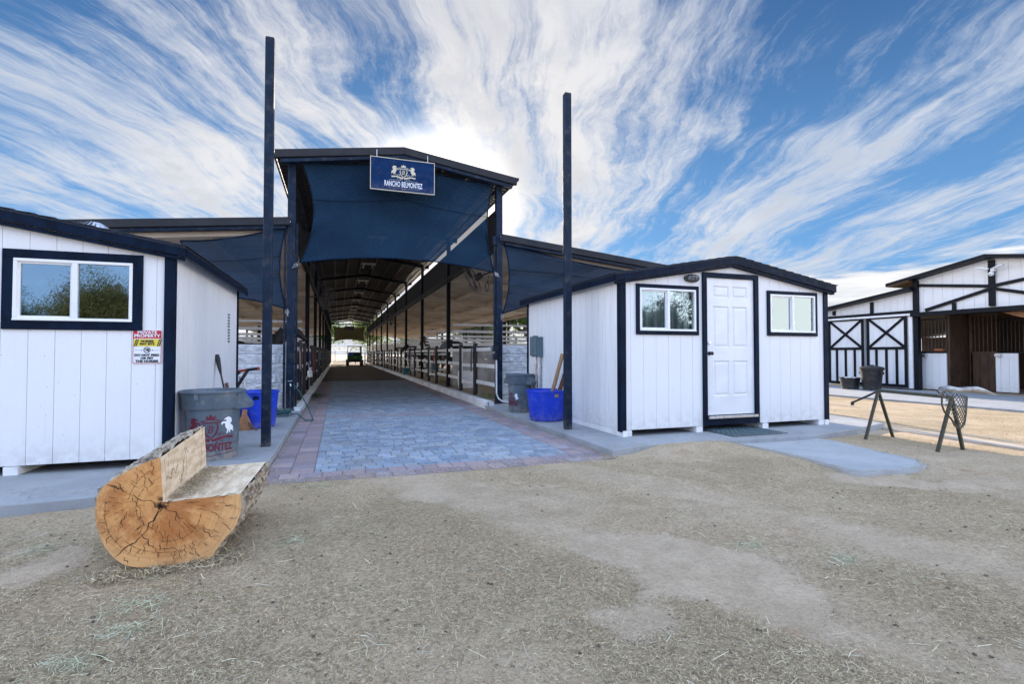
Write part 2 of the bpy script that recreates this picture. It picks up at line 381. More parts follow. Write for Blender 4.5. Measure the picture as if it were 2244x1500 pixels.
def copy_tree(o, parent=None):
    c = o.copy(); COL.objects.link(c)
    if parent is not None: c.parent = parent; c.matrix_parent_inverse.identity()
    for ch in [k for k in bpy.data.objects if k.parent == o]: copy_tree(ch, c)
    return c
def text_mesh(txt, size, align='CENTER', bold=0.0, sx=1., spacing=1.):
    cu = bpy.data.curves.new('t', 'FONT'); cu.body = txt; cu.size = size; cu.align_x = align; cu.align_y = 'CENTER'; cu.offset = bold; cu.space_character = spacing; cu.space_line = .95
    cu.resolution_u = 3
    o = bpy.data.objects.new('t', cu); COL.objects.link(o); dg = bpy.context.evaluated_depsgraph_get(); dg.update()
    me = bpy.data.meshes.new_from_object(o.evaluated_get(dg)); vs = [(v.co.x*sx, v.co.y) for v in me.vertices]; fs = [tuple(p.vertices) for p in me.polygons]
    bpy.data.objects.remove(o); bpy.data.curves.remove(cu); bpy.data.meshes.remove(me); return vs, fs
def poly2(pts):                    # concave outline -> triangles
    bm = bmesh.new(); vv = [bm.verts.new((x, y, 0)) for x, y in pts]; bm.faces.new(vv)
    bmesh.ops.triangulate(bm, faces=bm.faces[:]); bm.verts.index_update()
    vs = [(v.co.x, v.co.y) for v in bm.verts]; fs = [tuple(v.index for v in f.verts) for f in bm.faces]; bm.free(); return vs, fs
def strip2(pts, w, closed=False):    # a drawn line of width w
    vs = []; fs = []; n = len(pts)
    for i, p in enumerate(pts):
        a = pts[(i-1) % n] if (closed or i > 0) else p; b = pts[(i+1) % n] if (closed or i < n-1) else p
        dx, dy = b[0]-a[0], b[1]-a[1]; L = math.hypot(dx, dy) or 1; ww = w[i] if isinstance(w, list) else w
        vs += [(p[0]-dy/L*ww/2, p[1]+dx/L*ww/2), (p[0]+dy/L*ww/2, p[1]-dx/L*ww/2)]
    for i in range(n if closed else n-1):
        j = (i+1) % n; fs.append((2*i, 2*i+1, 2*j+1, 2*j))
    return vs, fs
def decal(mb, shape, fn):
    vs, fs = shape; mb.add([fn(x, y) for x, y in vs], fs)

# ================================================================ THE GROUND
g = MB(); g.grid(lambda u, v: ((u-.5)*900, -300+v*900, -.012), 30, 30); struct('ground', g, M['ground'])
# near ground with gentle unevenness
SX0, SX1 = -.69, 3.06
def sst(a, b, v): v = max(0, min(1, (v-a)/(b-a))); return v*v*(3-2*v)
def cover(x, y):
    u, v = .915*x+.403*y, (-.403*x+.915*y)*.42
    c = .66+.75*mnoise(Vector((u*1.0, v*1.0, .5)))+.45*mnoise(Vector((u*2.6, v*2.6, 3.1)))+.22*mnoise(Vector((x*7, y*7, 1)))
    w = .30*mnoise(Vector((x*.8, y*.8, 0)))
    for off, amp in ((1.32, .75), (2.75, .45)):
        q = abs((x-off)*.915+(y-3.55)*.403+w); c -= amp*(1-sst(.10, .50, q))*(.6+.5*mnoise(Vector((x*1.5, y*1.5, 9))))
    return max(0, min(1, c))
def gz(x, y):
    z = .010*math.sin(x*1.7+y*.6)+.008*math.sin(y*2.3-x*.9+1)+.004*math.sin(5*x+3.1*y)+.010*mnoise(Vector((x*2.2, y*2.2, 0)))+.006*mnoise(Vector((x*6, y*6, 0)))
    if y > 4.3: z *= 1-.6*sst(4.3, 5.0, y)
    return z+.078*sst(3.35, 3.95, x)*(1-sst(4.7, 5.15, x))*sst(4.75, 5.40, y)
def near(u, v):
    x = -9+u*27; y = -1+v*19; z = gz(x, y)
    if y > 4.65 and x < 8.6:
        if SX0-.02 < x < SX1+.02: hid = y > YF-.02
        elif x <= SX0: hid = y > 4.70+.35*sst(-3.5, -.8, x)
        else: hid = y > 5.50
        if hid: z = -.03
    return (x, y, z)
YF = 5.18
g = MB(); g.grid(near, 360, 253); dy_ = struct('dirt_yard', g, M['ground'], smooth=True)
_a = dy_.data.attributes.new('cover', 'FLOAT', 'POINT'); _a.data.foreach_set('value', [cover(v.co.x, v.co.y) for v in dy_.data.vertices])

# pavers: every stone a small bevelled block in one sheet
def pavers(mb, x0, x1, y0, y1, rowh, wmin, wmax, cols, z=.0, vertical=False):
    y = y0; k = 0
    while y < y1-.01:
        h = rowh if not isinstance(rowh, tuple) else random.choice(rowh)
        if y+h > y1-.03: h = y1-y
        x = x0-(random.random()*.1 if not vertical else 0); 
        while x < x1-.01:
            w = random.uniform(wmin, wmax)
            if x+w > x1-.05: w = x1-x
            a, b, c, d = max(x, x0)+.003, x+w-.003, y+.003, y+h-.003
            base = random.choice(cols); q = random.uniform(.84, 1.14); col = tuple(min(t*q, 1) for t in base)
            e = .007; zt = z+random.uniform(-.0022, .0022); zb = zt-.009
            vs = [(a,c,zb),(b,c,zb),(b,d,zb),(a,d,zb),(a+e,c+e,zt),(b-e,c+e,zt),(b-e,d-e,zt),(a+e,d-e,zt)]
            if vertical: vs = [(vy, vx, vz) for vx, vy, vz in vs]
            fs = [(4,5,6,7),(0,1,5,4),(1,2,6,5),(2,3,7,6),(3,0,4,7)]
            if vertical: fs = [f[::-1] for f in fs]
            mb.add(vs, fs, col)
            x += w
        y += h; k += 1
GREY = [(.31, .37, .44), (.26, .325, .41), (.36, .41, .48), (.30, .35, .41), (.38, .415, .45), (.245, .295, .36)]
RED = [(.38, .285, .285), (.35, .29, .31), (.42, .32, .31), (.37, .325, .35), (.31, .245, .265)]
YF = 5.18
pv = MB()
pavers(pv, SX0+.46, SX1-.40, YF+.40, 9.9, (.115, .14, .155), .12, .22, GREY)
pavers(pv, SX0+.46, SX1-.40, 9.9, 10.65, (.15,), .2, .3, [GREY[0], RED[1], RED[3], GREY[3]])
pavers(pv, SX0+.46, SX1-.40, 10.65, 23.5, (.13, .155, .17), .13, .24, GREY)
pavers(pv, SX0, SX1, YF, YF+.40, (.20,), .15, .25, RED)
pavers(pv, YF+.40, 23.5, SX0, SX0+.46, (.23,), .15, .28, RED, vertical=True)
pavers(pv, YF+.40, 23.5, SX1-.40, SX1, (.20,), .15, .28, RED, vertical=True)
struct('paver_drive', pv, M['paver'])
g = MB(); g.box(SX0, SX1, YF, 23.5, -.06, -.0065); struct('paver_bed', g, M['joint'])
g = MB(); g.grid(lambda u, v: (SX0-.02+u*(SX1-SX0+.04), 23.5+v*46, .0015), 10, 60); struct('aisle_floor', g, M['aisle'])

# slabs (z = .08) ----------------------------------------------------
SZ = .08
def slab(name, poly, m, z1, z0=-.1, bevel=.012):
    g = MB(); g.prism([(x, y, z0) for x, y in poly], (0, 0, z1-z0)); return struct(name, g, m, bevel=bevel)
slab('concrete_slab', [(SX1, 5.27), (3.55, 5.42), (4.15, 5.46), (5.2, 5.34), (6.15, 5.30), (7.0, 5.45), (8.45, 5.86), (8.62, 6.5), (8.7, 10.9), (SX1, 10.9)], M['slab'], SZ)
slab('concrete_slab', [(SX0, 8.31), (SX0, 11.25), (-8, 11.25), (-8, 8.31)], M['slab'], SZ+.002)
slab('concrete_slab', [(SX0, 5.05), (SX0, 8.30), (-8, 8.30), (-8, 4.72), (-2.2, 4.86), (-1.2, 4.98)], M['slab'], SZ)
pth = [PZ(px, py, .03) for px, py in ((1585,967),(1612,953),(1740,953),(1830,966),(1930,990),(1990,1001),(2015,1008),(2026,1018),(2022,1026),(1995,1031),(1940,1033),(1895,1037),(1862,1033),(1820,1019),(1765,1003),(1690,985))]
_pp = []
for a_, b_ in zip(pth, pth[1:]+pth[:1]):
    n_ = max(1, int((b_-a_).length/.07))
    for i_ in range(n_):
        q_ = a_.lerp(b_, i_/n_); _pp.append((q_.x+.030*mnoise(Vector((q_.x*5, q_.y*5, 2)))+.012*mnoise(Vector((q_.x*17, q_.y*17, 2))), q_.y+.030*mnoise(Vector((q_.x*5, q_.y*5, 8)))+.012*mnoise(Vector((q_.x*17, q_.y*17, 8)))))
slab('concrete_path', _pp, M['path'], .026, bevel=.004)
M['warm_path'] = concrete('warm_concrete', (.52, .44, .35), (.44, .37, .29))
slab('concrete_strip', [(7.98, 1.5), (8.20, 1.5), (8.68, 7), (8.68, 16), (8.48, 16), (8.45, 7)], M['warm_path'], .02)
slab('concrete_apron', [(13.3, -6), (17.9, -6), (17.9, 30), (13.3, 30)], M['slab'], .05)

# aisle kerbs and stall floors
def kerb(name, x0, x1, y0, y1, zt):
    g = MB(); n = int((y1-y0)/.35)
    def fn(u, v):
        y = y0+(y1-y0)*v; w = .012*math.sin(y*2.1)+.008*math.sin(y*5.3+1); q = [(x0+w, 0), (x0+w+.006, zt-.015), (x0+w+.02, zt+.004*math.sin(y*9)), (x1-.02, zt), (x1, zt-.02), (x1, 0)]
        i = min(int(round(u*5)), 5); return (q[i][0], y, q[i][1])
    g.grid(fn, 5, n); g.box(x0+.03, x1-.01, y0, y0+.02, 0, zt-.004)
    return tag(g.build(name, M['kerb'], smooth=False), kind='structure')
kerb('kerb', 3.06, 3.22, 10.55, 37.0, .17); kerb('kerb', 3.06, 3.22, 37.5, 43, .16); kerb('kerb', 3.06, 3.22, 43.6, 67, .16)
kerb('kerb', -.85, -.70, 10.9, 67, .13)
for (a, b) in ((3.20, 9.7), (-7.4, -.84)):
    g = MB(); g.grid(lambda u, v: (a+(b-a)*u, 11.4+v*57, .095+.02*math.sin(u*17+v*60)*math.sin(v*90)), 24, 150); struct('stall_floor', g, M['bedding'], smooth=True)

# straw litter: real blades of straw, one countless mass
def straw(name, n, sampler, lmin, lmax, w, cols, zf, tilt=.22):
    P = np.array([sampler() for _ in range(n)]); a = RNG.uniform(0, 2*np.pi, n); L = RNG.uniform(lmin, lmax, n)*RNG.uniform(.6, 1, n)
    ti = RNG.normal(0, tilt, n); d = np.stack([np.cos(a)*np.cos(ti), np.sin(a)*np.cos(ti), np.sin(ti)], 1)*L[:, None]/2
    sdv = np.stack([-np.sin(a), np.cos(a), RNG.uniform(-.6, .6, n)], 1)*(w*RNG.uniform(.5, 1.2, n))[:, None]/2
    z = np.array([zf(x, y) for x, y in P])+.002+np.abs(d[:, 2]); c = np.concatenate([P, z[:, None]], 1)
    bend = np.stack([-np.sin(a), np.cos(a), np.zeros(n)], 1)*(L*RNG.normal(0, .10, n))[:, None]
    V = np.stack([c-d-sdv, c-d+sdv, c+bend+sdv, c+bend-sdv, c+d+sdv, c+d-sdv], 1).reshape(-1, 3)
    idx = np.arange(n)[:, None]*6; fa = np.concatenate([idx+np.array([[0, 1, 2, 3]]), idx+np.array([[3, 2, 4, 5]])], 1).reshape(-1, 4)
    me = bpy.data.meshes.new(name); me.from_pydata(V.tolist(), [], fa.tolist())
    at = me.color_attributes.new('tint', 'FLOAT_COLOR', 'CORNER'); cols = np.array(cols); ci = RNG.integers(0, len(cols), n)
    cc = np.ones((n, 8, 4)); cc[:, :, :3] = (cols[ci]*RNG.uniform(.65, 1.15, (n, 1)))[:, None, :]; at.data.foreach_set('color', cc.ravel())
    me.materials.append(M['straw']); o = bpy.data.objects.new(name, me); COL.objects.link(o); return tag(o, kind='stuff')
def clumpy(x, y):
    return (math.sin(x*2.1+1.3*math.sin(y*1.7))*math.sin(y*2.6+.9*math.sin(x*1.3))+.5*math.sin(x*5.3+y*3.1))
def yard_pt():
    while True:
        d = 1.2*math.exp(random.random()*math.log(11/1.2)); lat = random.uniform(-1.08, 1.08)*d
        x = math.sin(YAW)*d+math.cos(YAW)*lat; y = math.cos(YAW)*d-math.sin(YAW)*lat
        if y > 4.75 and (x < 8.3): 
            if not (SX0 < x < SX1 and y < YF+.03) and not (x > 3 and y < 5.25+.2*max(0, x-6.8)): continue
        if x > 12.9: continue
        if random.random() < .06+cover(x, y)**1.3: return (x, y)
SC = [(.72, .58, .35), (.52, .41, .25), (.78, .66, .43), (.40, .30, .18), (.48, .40, .27), (.22, .16, .10)]
tag(straw('straw_litter', 270000, yard_pt, .008, .028, .0018, SC, gz), 'pale chopped straw scattered thick over the dirt yard', 'straw')
tag(straw('long_straw', 1100, yard_pt, .05, .11, .0026, [(.78, .72, .52), (.66, .62, .46)], gz, .15), 'longer pale straw stalks strewn singly over the yard', 'straw')
WISP = [PZ(*q) for q in ((300, 1330), (265, 1390), (350, 1256), (95, 1202), (140, 1462), (690, 1068), (1650, 1195), (1850, 1225), (455, 1195), (640, 1195))]
def wisp_pt():
    w = random.choice(WISP); return (w.x+random.gauss(0, .07), w.y+random.gauss(0, .05))
tag(straw('hay_wisps', 900, wisp_pt, .04, .10, .0026, [(.56, .58, .38), (.66, .64, .42), (.44, .48, .32)], gz, .15), 'small wisps of pale green hay dropped on the yard', 'hay')
tag(straw('slab_litter', 1500, lambda: (random.uniform(-5, -.75), 4.95+abs(random.gauss(0, .25))), .010, .035, .0022, [(.40, .32, .2), (.3, .22, .14), (.5, .43, .3)], lambda x, y: SZ+.003), 'thin straw crumbs on the left slab', 'straw')
def kerb_pt():
    s = random.random()
    if s < .35: y = YF+random.random()**2*9; return (SX1-abs(random.gauss(0, .07)), y)
    if s < .6: y = YF+random.random()**1.5*9; return (SX0+abs(random.gauss(0, .05)), y)
    return (random.uniform(SX0, SX1), YF+abs(random.gauss(0, .10)))
tag(straw('loose_straw', 4500, kerb_pt, .015, .05, .0024, SC, lambda x, y: .004), 'thin loose straw blown along the paver edges', 'straw')
pe = [(p.x, p.y) for p in pth]
def path_pt():
    i = random.randrange(len(pe)); a, b = pe[i], pe[i-1]; t_ = random.random(); c0 = (sum(p[0] for p in pe)/len(pe), sum(p[1] for p in pe)/len(pe))
    x, y = a[0]+(b[0]-a[0])*t_, a[1]+(b[1]-a[1])*t_; q = abs(random.gauss(0, .05)); return (x+(c0[0]-x)*q, y+(c0[1]-y)*q)
tag(straw('path_straw', 1500, path_pt, .012, .04, .0022, SC, lambda x, y: .029), 'thin straw drifted over the edges of the concrete path', 'straw')
tag(straw('slab_straw', 1200, lambda: (random.uniform(3.1, 8.2), 5.36+abs(random.gauss(0, .10))), .012, .04, .0022, SC, lambda x, y: SZ+.003), 'thin straw drifted onto the front edge of the right slab', 'straw')
# bank of bare earth behind the photographer, seen only mirrored in the windows
g = MB(); g.grid(lambda u, v: (-34+u*70, -17-v*14, -.1+(2.9+.5*math.sin(u*9)+.35*mnoise(Vector((u*14, v*4, 0))))*min(1, v*1.6)), 60, 14); struct('earth_bank', g, M['bedding'], smooth=True)
g = MB()
for i in range(420):
    x, y = yard_pt(); r_ = random.uniform(.004, .013); z = gz(x, y)
    pts8 = [(x+r_*math.cos(a)*random.uniform(.6, 1.2), y+r_*math.sin(a)*random.uniform(.6, 1.2), z+r_*random.uniform(.1, .5)) for a in [k_*1.0472 for k_ in range(6)]]
    g.add(pts8+[(x, y, z+r_*random.uniform(.7, 1.1)), (x, y, z-.01)], [(k_, (k_+1) % 6, 6) for k_ in range(6)]+[((k_+1) % 6, k_, 7) for k_ in range(6)])
M['clod'] = mat('dark_clod', (.20, .15, .10), .95, var=.6, scale=40, col2=(.07, .05, .035))
tag(g.build('dirt_clods', M['clod']), 'small dark clods and pebbles scattered on the dirt yard', 'clods', kind='stuff')
LN = [PY(357, 1100, 3.4), PY(443, 1030, 4.3)]
def hay_pile(c, r, n, label, hz=.09, cols=None):
    def s():
        a = random.uniform(0, 6.28); q = abs(random.gauss(0, .5)); return (c[0]+math.cos(a)*q*r[0], c[1]+math.sin(a)*q*r[1])
    def z(x, y):
        q = math.hypot((x-c[0])/r[0], (y-c[1])/r[1]); return c[2]+hz*math.exp(-q*q*1.5)*random.random()
    return tag(straw('hay_heap', n, s, .04, .14, .004, cols or [(.34, .34, .16), (.26, .29, .13), (.45, .41, .22)], z, .4), label, 'hay')
hay_pile((3.55, 12.2, .11), (.30, .55, 0), 1800, 'loose green-gold hay heaped behind the kerb beside the right front column')
hay_pile((-.62, 15.2, .01), (.45, 1.3, 0), 1500, 'dark green hay spilled over the left kerb onto the aisle floor', .05, [(.05, .09, .05), (.08, .12, .06), (.12, .14, .07)])
hay_pile((3.8, 19.4, .11), (.3, .5, 0), 900, 'pile of hay on the floor under the masked horse')

# ================================================================ THE MAIN BARN
BX0, BX1 = -.93, 3.53; BC = (BX0+BX1)/2; YB = 11.25; BAY = 5.7; NB = 10; YE = YB+BAY*NB
OXL, OXR = -7.1, 9.6
ZP, ZE = 5.66, 5.28         # upper roof top at ridge, at eave line
ROX0, ROX1 = BX0-.30, BX1+.34
ZL, ZLO = 3.98, 3.36        # lower roofs: inner top, outer top
barn = thing('horse_barn', (BC, YB, 0), 'long open-sided steel horse barn with a raised dark centre roof and low side roofs', 'barn')
def upz(x): return ZP-(abs(x-BC)/(ROX1-BC))*(ZP-ZE)
def corr(mb, x0, z0, x1, z1, y0, y1, pitch=.20, dep=.025, along='x'):
    # corrugated sheet, ribs running across (down the slope)
    n = int((y1-y0)/pitch); vs = []; fs = []
    for i in range(n+1):
        y = y0+(y1-y0)*i/n
        for dy, dz in ((0, 0), (.38*pitch, 0), (.5*pitch, dep), (.88*pitch, dep)):
            vs += [(x0, y+dy, z0+dz), (x1, y+dy, z1+dz)]
    m = len(vs)//2
    fs = [(2*i, 2*i+1, 2*i+3, 2*i+2) for i in range(m-1)]
    mb.add(vs, fs)
g = MB(); corr(g, BC, ZP-.05, ROX1, ZE-.05, YB-.2, YE+.4); corr(g, ROX0, ZE-.05, BC, ZP-.05, YB-.2, YE+.4); g.build('upper_roof', M['roof_dark'], barn)
for s, (xi, xo) in ((0, (BX1+.05, OXR)), (1, (BX0-.05, OXL))):
    g = MB(); corr(g, xi, ZL-.06, xo, ZLO-.06, YB-.1, YE+.3, .16, .016); o = g.build('side_roof', M['beige_sheet'], barn)
    g = MB(); corr(g, xi, ZL-.02, xo, ZLO-.02, YB-.1, YE+.3, .16, .016); g.build('side_roof_cover', M['roof_top'], barn)
# fascias on the front gable
def fasc(x0, z0, x1, z1, y, h, m, t=.10, name='fascia'):
    g = MB(); g.prism([(x0, y, z0-h), (x1, y, z1-h), (x1, y, z1), (x0, y, z0)], (0, t, 0)); return g.build(name, m, barn, bevel=.008)
YFR = YB-.34
fasc(ROX0, ZE, BC, ZP, YFR, .16, M['bronze']); fasc(BC, ZP, ROX1, ZE, YFR, .16, M['bronze'])
fasc(ROX0+.1, ZE-.165, BC, ZP-.165, YFR+.03, .075, M['navy_steel'], .12, 'gable_beam'); fasc(BC, ZP-.165, ROX1-.1, ZE-.165, YFR+.03, .075, M['navy_steel'], .12, 'gable_beam')
fasc(OXL, ZLO, BX0-.02, ZL, YFR+.12, .155, M['bronze']); fasc(BX1+.02, ZL, OXR, ZLO, YFR+.12, .155, M['bronze'])
fasc(OXL, ZLO-.165, BX0-.10, ZL-.165, YFR+.17, .07, M['navy_steel'], .12, 'gable_beam'); fasc(BX1+.10, ZL-.165, OXR, ZLO-.165, YFR+.17, .07, M['navy_steel'], .12, 'gable_beam')
for x, sg in ((ROX0, -1), (ROX1, 1)):      # eave gutters of the upper roof
    g = MB(); g.box(x-.01, x+sg*.05, YFR, YE+.4, ZE-.06, ZE+.003); g.build('gutter', M['bronze'], barn, bevel=.01)
for x in (OXL, OXR):
    g = MB(); g.box(x-.05, x+.05, YFR+.12, YE+.3, ZLO-.2, ZLO+.003); g.build('gutter', M['bronze'], barn, bevel=.01)
# frames
for k in range(NB+1):
    y = YB+k*BAY
    for x in (BX0, BX1):
        g = MB(); w = .15 if k == 0 else .12
        g.box(x-w/2, x+w/2, y-w/2, y+w/2, .07, upz(x)-.17); g.box(x-w/2-.04, x+w/2+.04, y-w/2-.04, y+w/2+.04, .07, .085)
        g.build('column', M['navy_steel'] if k == 0 else M['navy_brown'], barn, bevel=.008)
    for x in (OXL+.1, OXR-.1):
        g = MB(); g.box(x-.06, x+.06, y-.06, y+.06, 0, ZLO-.1); g.build('outer_column', M['navy_brown'], barn)
    g = MB()
    for (x0, z0, x1, z1) in ((ROX0+.05, ZE-.20, BC, ZP-.20), (BC, ZP-.20, ROX1-.05, ZE-.20)): g.bar((x0, y, z0), (x1, y, z1), .07, .14)
    if k: g.build('rafter', M['navy_brown'], barn)
    for (xi, xo) in ((BX1, OXR), (BX0, OXL)):
        g = MB(); g.bar((xi, y+.1, ZL-.20), (xo, y+.1, ZLO-.20), .09, .20); g.build('side_rafter', M['beige'], barn)
# upper purlins, one part each
for q in range(1, 5):
    for sgn in (-1, 1):
        x = BC+sgn*q*.58-sgn*.25; g = MB(); g.box(x-.025, x+.025, YB-.1, YE+.3, upz(x)-.17, upz(x)-.085); g.build('purlin', M['roof_dark'], barn)
for (xi, xo) in ((BX1, OXR), (BX0, OXL)):
    for q in (.0, .26, .5, .74, .97):
        x = xi+(xo-xi)*q; z = ZL+(ZLO-ZL)*q-.075; s = 1 if xo > xi else -1
        if q == 0: x += s*.13
        g = MB(); g.box(x-.03, x+.03, YB-.05, YE+.2, z-.13, z); g.build('side_purlin', M['beige'], barn)
# eave beams and clerestory sheets over the aisle sides
for x, sg in ((BX0, 1), (BX1, -1)):
    g = MB(); g.box(x-.05, x+.05, YB, YE, 3.72, 3.84); g.box(x+sg*.07-.02, x+sg*.07+.02, YB, YE, 3.60, 3.66); g.build('tie_beam', M['navy_brown'], barn)
    g = MB(); g.box(x-.04, x+.04, YB, YE, 5.04, 5.12); g.build('eave_beam', M['navy_brown'], barn)
    for k in range(NB):
        g = MB(); y0 = YB+k*BAY+.07; y1 = YB+(k+1)*BAY-.07; n = int((y1-y0)/.16)
        top = 4.64
        vs = []; 
        for i in range(n*2+1):
            yy = y0+(y1-y0)*i/(2*n); dx = .018 if (i//1) % 2 else -.018; vs += [(x+dx-sg*.05, yy, 3.85), (x+dx-sg*.05, yy, top)]
        g.add(vs, [(2*i, 2*i+2, 2*i+3, 2*i+1) for i in range(len(vs)//2-1)])
        g.box(x-.02-sg*.05, x+.02-sg*.05, y0, y1, top, top+.05)
        g.build('clerestory_panel', M['bronze'], barn)
# end gable of far side beam
g = MB(); g.box(BX0, BX1, YE, YE+.1, 4.9, 5.05); g.build('end_beam', M['navy_brown'], barn)
# downspouts at the left front column
for dx, dy in ((-.115, -.02), (.105, .03)):
    g = MB(); g.box(BX0+dx-.02, BX0+dx+.02, YB+dy-.05, YB+dy-.01, .1, 3.9); g.box(BX0+dx-.028, BX0+dx+.028, YB+dy-.06, YB+dy, 1.0, 1.03); g.box(BX0+dx-.028, BX0+dx+.028, YB+dy-.06, YB+dy, 2.3, 2.33); g.build('downpipe', M['navy_steel'], barn)
for dx in (-.11,):
    g = MB(); g.box(BX1+dx-.02, BX1+dx+.02, YB-.05, YB-.01, 1.3, 3.9); g.box(BX1+dx-.05, BX1+dx+.03, YB-.08, YB, 3.75, 3.95); g.build('downpipe', M['navy_steel'], barn)

# ridge light fixtures (unlit)
GL = 'unlit ceiling light fixtures along the barn ridge'
proto = None
def fixture():
    t = thing('ceiling_light', (BC, 0, 5.30), 'unlit cream ceiling light with bars imitating reflected light streaks under the dark barn ridge', 'ceiling light', GL)
    g = MB(); g.box(BC-.31, BC+.31, -.09, .09, 5.36, 5.43); g.build('housing', M['bulb'], t, bevel=.01)
    for s in (-1, 1):
        g = MB(); g.tube([(BC+s*.2, .09, 5.39), (BC+s*.2, 1.15, 5.39)], .02, 6); g.box(BC+s*.2-.03, BC+s*.2+.03, 1.1, 1.2, 5.37, 5.42); g.build('tube', M['bulb'], t)  # pale bars standing in for light streaks reflected on the roof ridges
    return t
t0 = fixture()
ys = [24.3-BAY, 24.3, 24.3+BAY, 36, 41.2]+[46.5, 50.5, 54.5, 58.5, 62.5, 66]
for i, y in enumerate(ys):
    t = t0 if i == 0 else copy_tree(t0); t.location.y = y; t['label'] = '%s unlit cream ceiling light along the dark barn ridge' % ['nearest', 'second nearest', 'third nearest', 'fourth', 'fifth', 'sixth', 'seventh', 'eighth', 'ninth', 'tenth', 'farthest'][i]

# split-face block walls across the stall ends
def block_wall(x0, x1, label):
    t = thing('block_wall', ((x0+x1)/2, YB+.25, 0), label, 'wall')
    g = MB(); bw, bh = .40, .20; z = .0; row = 0
    nx = 14; nz = 6
    while z < 1.38:
        x = x0-(.2 if row % 2 else 0)
        while x < x1-.01:
            a, b = max(x, x0)+.004, min(x+bw, x1)-.004
            if b-a > .03:
                h = min(bh, 1.40-z)
                nu, nv = 16, 9
                def fn(u, v, a=a, b=b, z=z, h=h):
                    e = min(u, 1-u, v, 1-v); d = 0 if e < .01 else .016+.030*mnoise(Vector((a*9+u*3.2, z*9+v*2.2, 0)))+random.uniform(-.006, .006)
                    return (a+(b-a)*u, YB+.20-d, z+.004+(h-.008)*v)
                g.grid(fn, nu, nv)
            x += bw
        z += bh; row += 1
    g.build('block_face', M['block'], t)
    g = MB(); g.box(x0, x1, YB+.201, YB+.38, 0, 1.405); g.build('core', M['block'], t)
block_wall(-4.6, -1.04, 'white rough-faced block wall left of the aisle behind the blue tub')
block_wall(3.64, 8.0, 'white rough-faced block wall right of the aisle behind the grey bin')

# stall partitions (solid lower boards, open rails above)
def partition(x0, x1, y, label, grp, rails=True, solid=True):
    t = thing('stall_partition', ((x0+x1)/2, y, 0), label, 'partition', grp)
    if solid:
        g = MB()
        for i, z in enumerate((.12, .42, .72, 1.02)): g.box(x0, x1, y-.05+.004*(i % 2), y+.05, z, z+.294)
        g.build('board_wall', M['board'], t)
    else:
        for z in (.45, .80, 1.15): g = MB(); g.box(x0, x1, y-.02, y+.02, z, z+.08); g.build('rail', M['white_rail'], t)
    for z in (1.48, 1.64, 1.77, 1.95, 2.17):
        g = MB(); g.box(x0, x1, y-.02, y+.02, z, z+.07); g.build('rail', M['white_rail'], t)
    for f in (.33, .66):
        x = x0+(x1-x0)*f; g = MB(); g.box(x-.05, x+.05, y+.05, y+.15, 0, 2.35); g.build('post', M['navy_brown'], t)
for k in range(1, NB+1):
    partition(BX1+.15, OXR-.2, YB+k*BAY, '%s white railed partition across the right side stalls' % ['nearest', 'second nearest', 'third nearest', 'fourth', 'fifth', 'sixth', 'seventh', 'eighth', 'ninth', 'farthest'][k-1], 'stall partitions on the right side', solid=k == 1)
    partition(OXL+.2, BX0-.15, YB+k*BAY, '%s white railed partition across the left side stalls' % ['nearest', 'second nearest', 'third nearest', 'fourth', 'fifth', 'sixth', 'seventh', 'eighth', 'ninth', 'farthest'][k-1], 'stall partitions on the left side', solid=False)
# outer fences
def outer_fence(x, label):
    t = thing('outer_fence', (x, YB, 0), label, 'fence')
    for z in (.5, .9, 1.3, 1.62, 1.9):
        g = MB(); g.box(x-.02, x+.02, YB+.4, YE+8, z, z+.11); g.build('rail', M['white_rail'], t)
    for k in range(0, 22):
        y = YB+.5+k*2.85; g = MB(); g.box(x+.02, x+.11, y-.05, y+.05, 0, 2.15); g.build('post', M['black_post'], t)
outer_fence(OXR+.5, 'long white rail fence with dark posts beyond the right hand stalls')
outer_fence(OXL-.5, 'long white rail fence with dark posts beyond the left hand stalls')

# aisle-side stall fronts: black round posts, white rails, gates
def roundpost(mb, x, y, h=1.5, r=.062):
    mb.lathe((x, y, 0), [(r, .05), (r, h-.05), (r*1.05, h-.05), (r*1.05, h-.01), (r*.8, h), (0.001, h+.004)], 14)
ORD = ['nearest', 'second nearest', 'third nearest', 'fourth', 'fifth', 'sixth', 'seventh', 'eighth', 'ninth', 'farthest', 'last']
def sf_label(side, k): return '%s white railed stall front with a gate on the %s of the aisle' % (ORD[k], 'right' if side > 0 else 'left')
def stall_front(x, y0, side, first, grp):
    lab = sf_label(side, 0)
    t = thing('stall_front', (x, y0, 0), lab, 'stall fence', grp)
    for dy in (2.0, 3.7):
        g = MB(); roundpost(g, x-side*.03, y0+dy); g.build('post', M['black_post'], t, smooth=True)
    for z in (.42, .86, 1.28):
        for (a, b) in ((.10, 1.94), (3.77, BAY-.08)):
            g = MB(); g.box(x-.018, x+.018, y0+a, y0+b, z, z+.095); g.build('rail', M['white_rail'], t, bevel=.004)
    # gate
    gt = MB()
    for z in (.36, .84, 1.27): gt.box(x-.015, x+.015, y0+2.10, y0+3.60, z, z+.09)
    for dy in (2.10, 3.51): gt.box(x-.030, x-.015, y0+dy, y0+dy+.09, .33, 1.38)
    gt.build('gate', M['white_rail'], t, bevel=.004)
    g = MB(); g.box(x-.05, x-.03, y0+3.55, y0+3.72, .93, .98); g.tube([(x-.05, y0+3.6, .95), (x-.07, y0+3.68, .90), (x-.05, y0+3.7, .84)], .008, 6); g.build('latch', M['black'], t)
    return t
rf = stall_front(BX1, YB, 1, True, 'stall fronts along the right of the aisle')
for k in range(1, NB): c = copy_tree(rf); c.location.y += BAY*k; c['label'] = sf_label(1, k)
lf = stall_front(BX0, YB, -1, True, 'stall fronts along the left of the aisle')
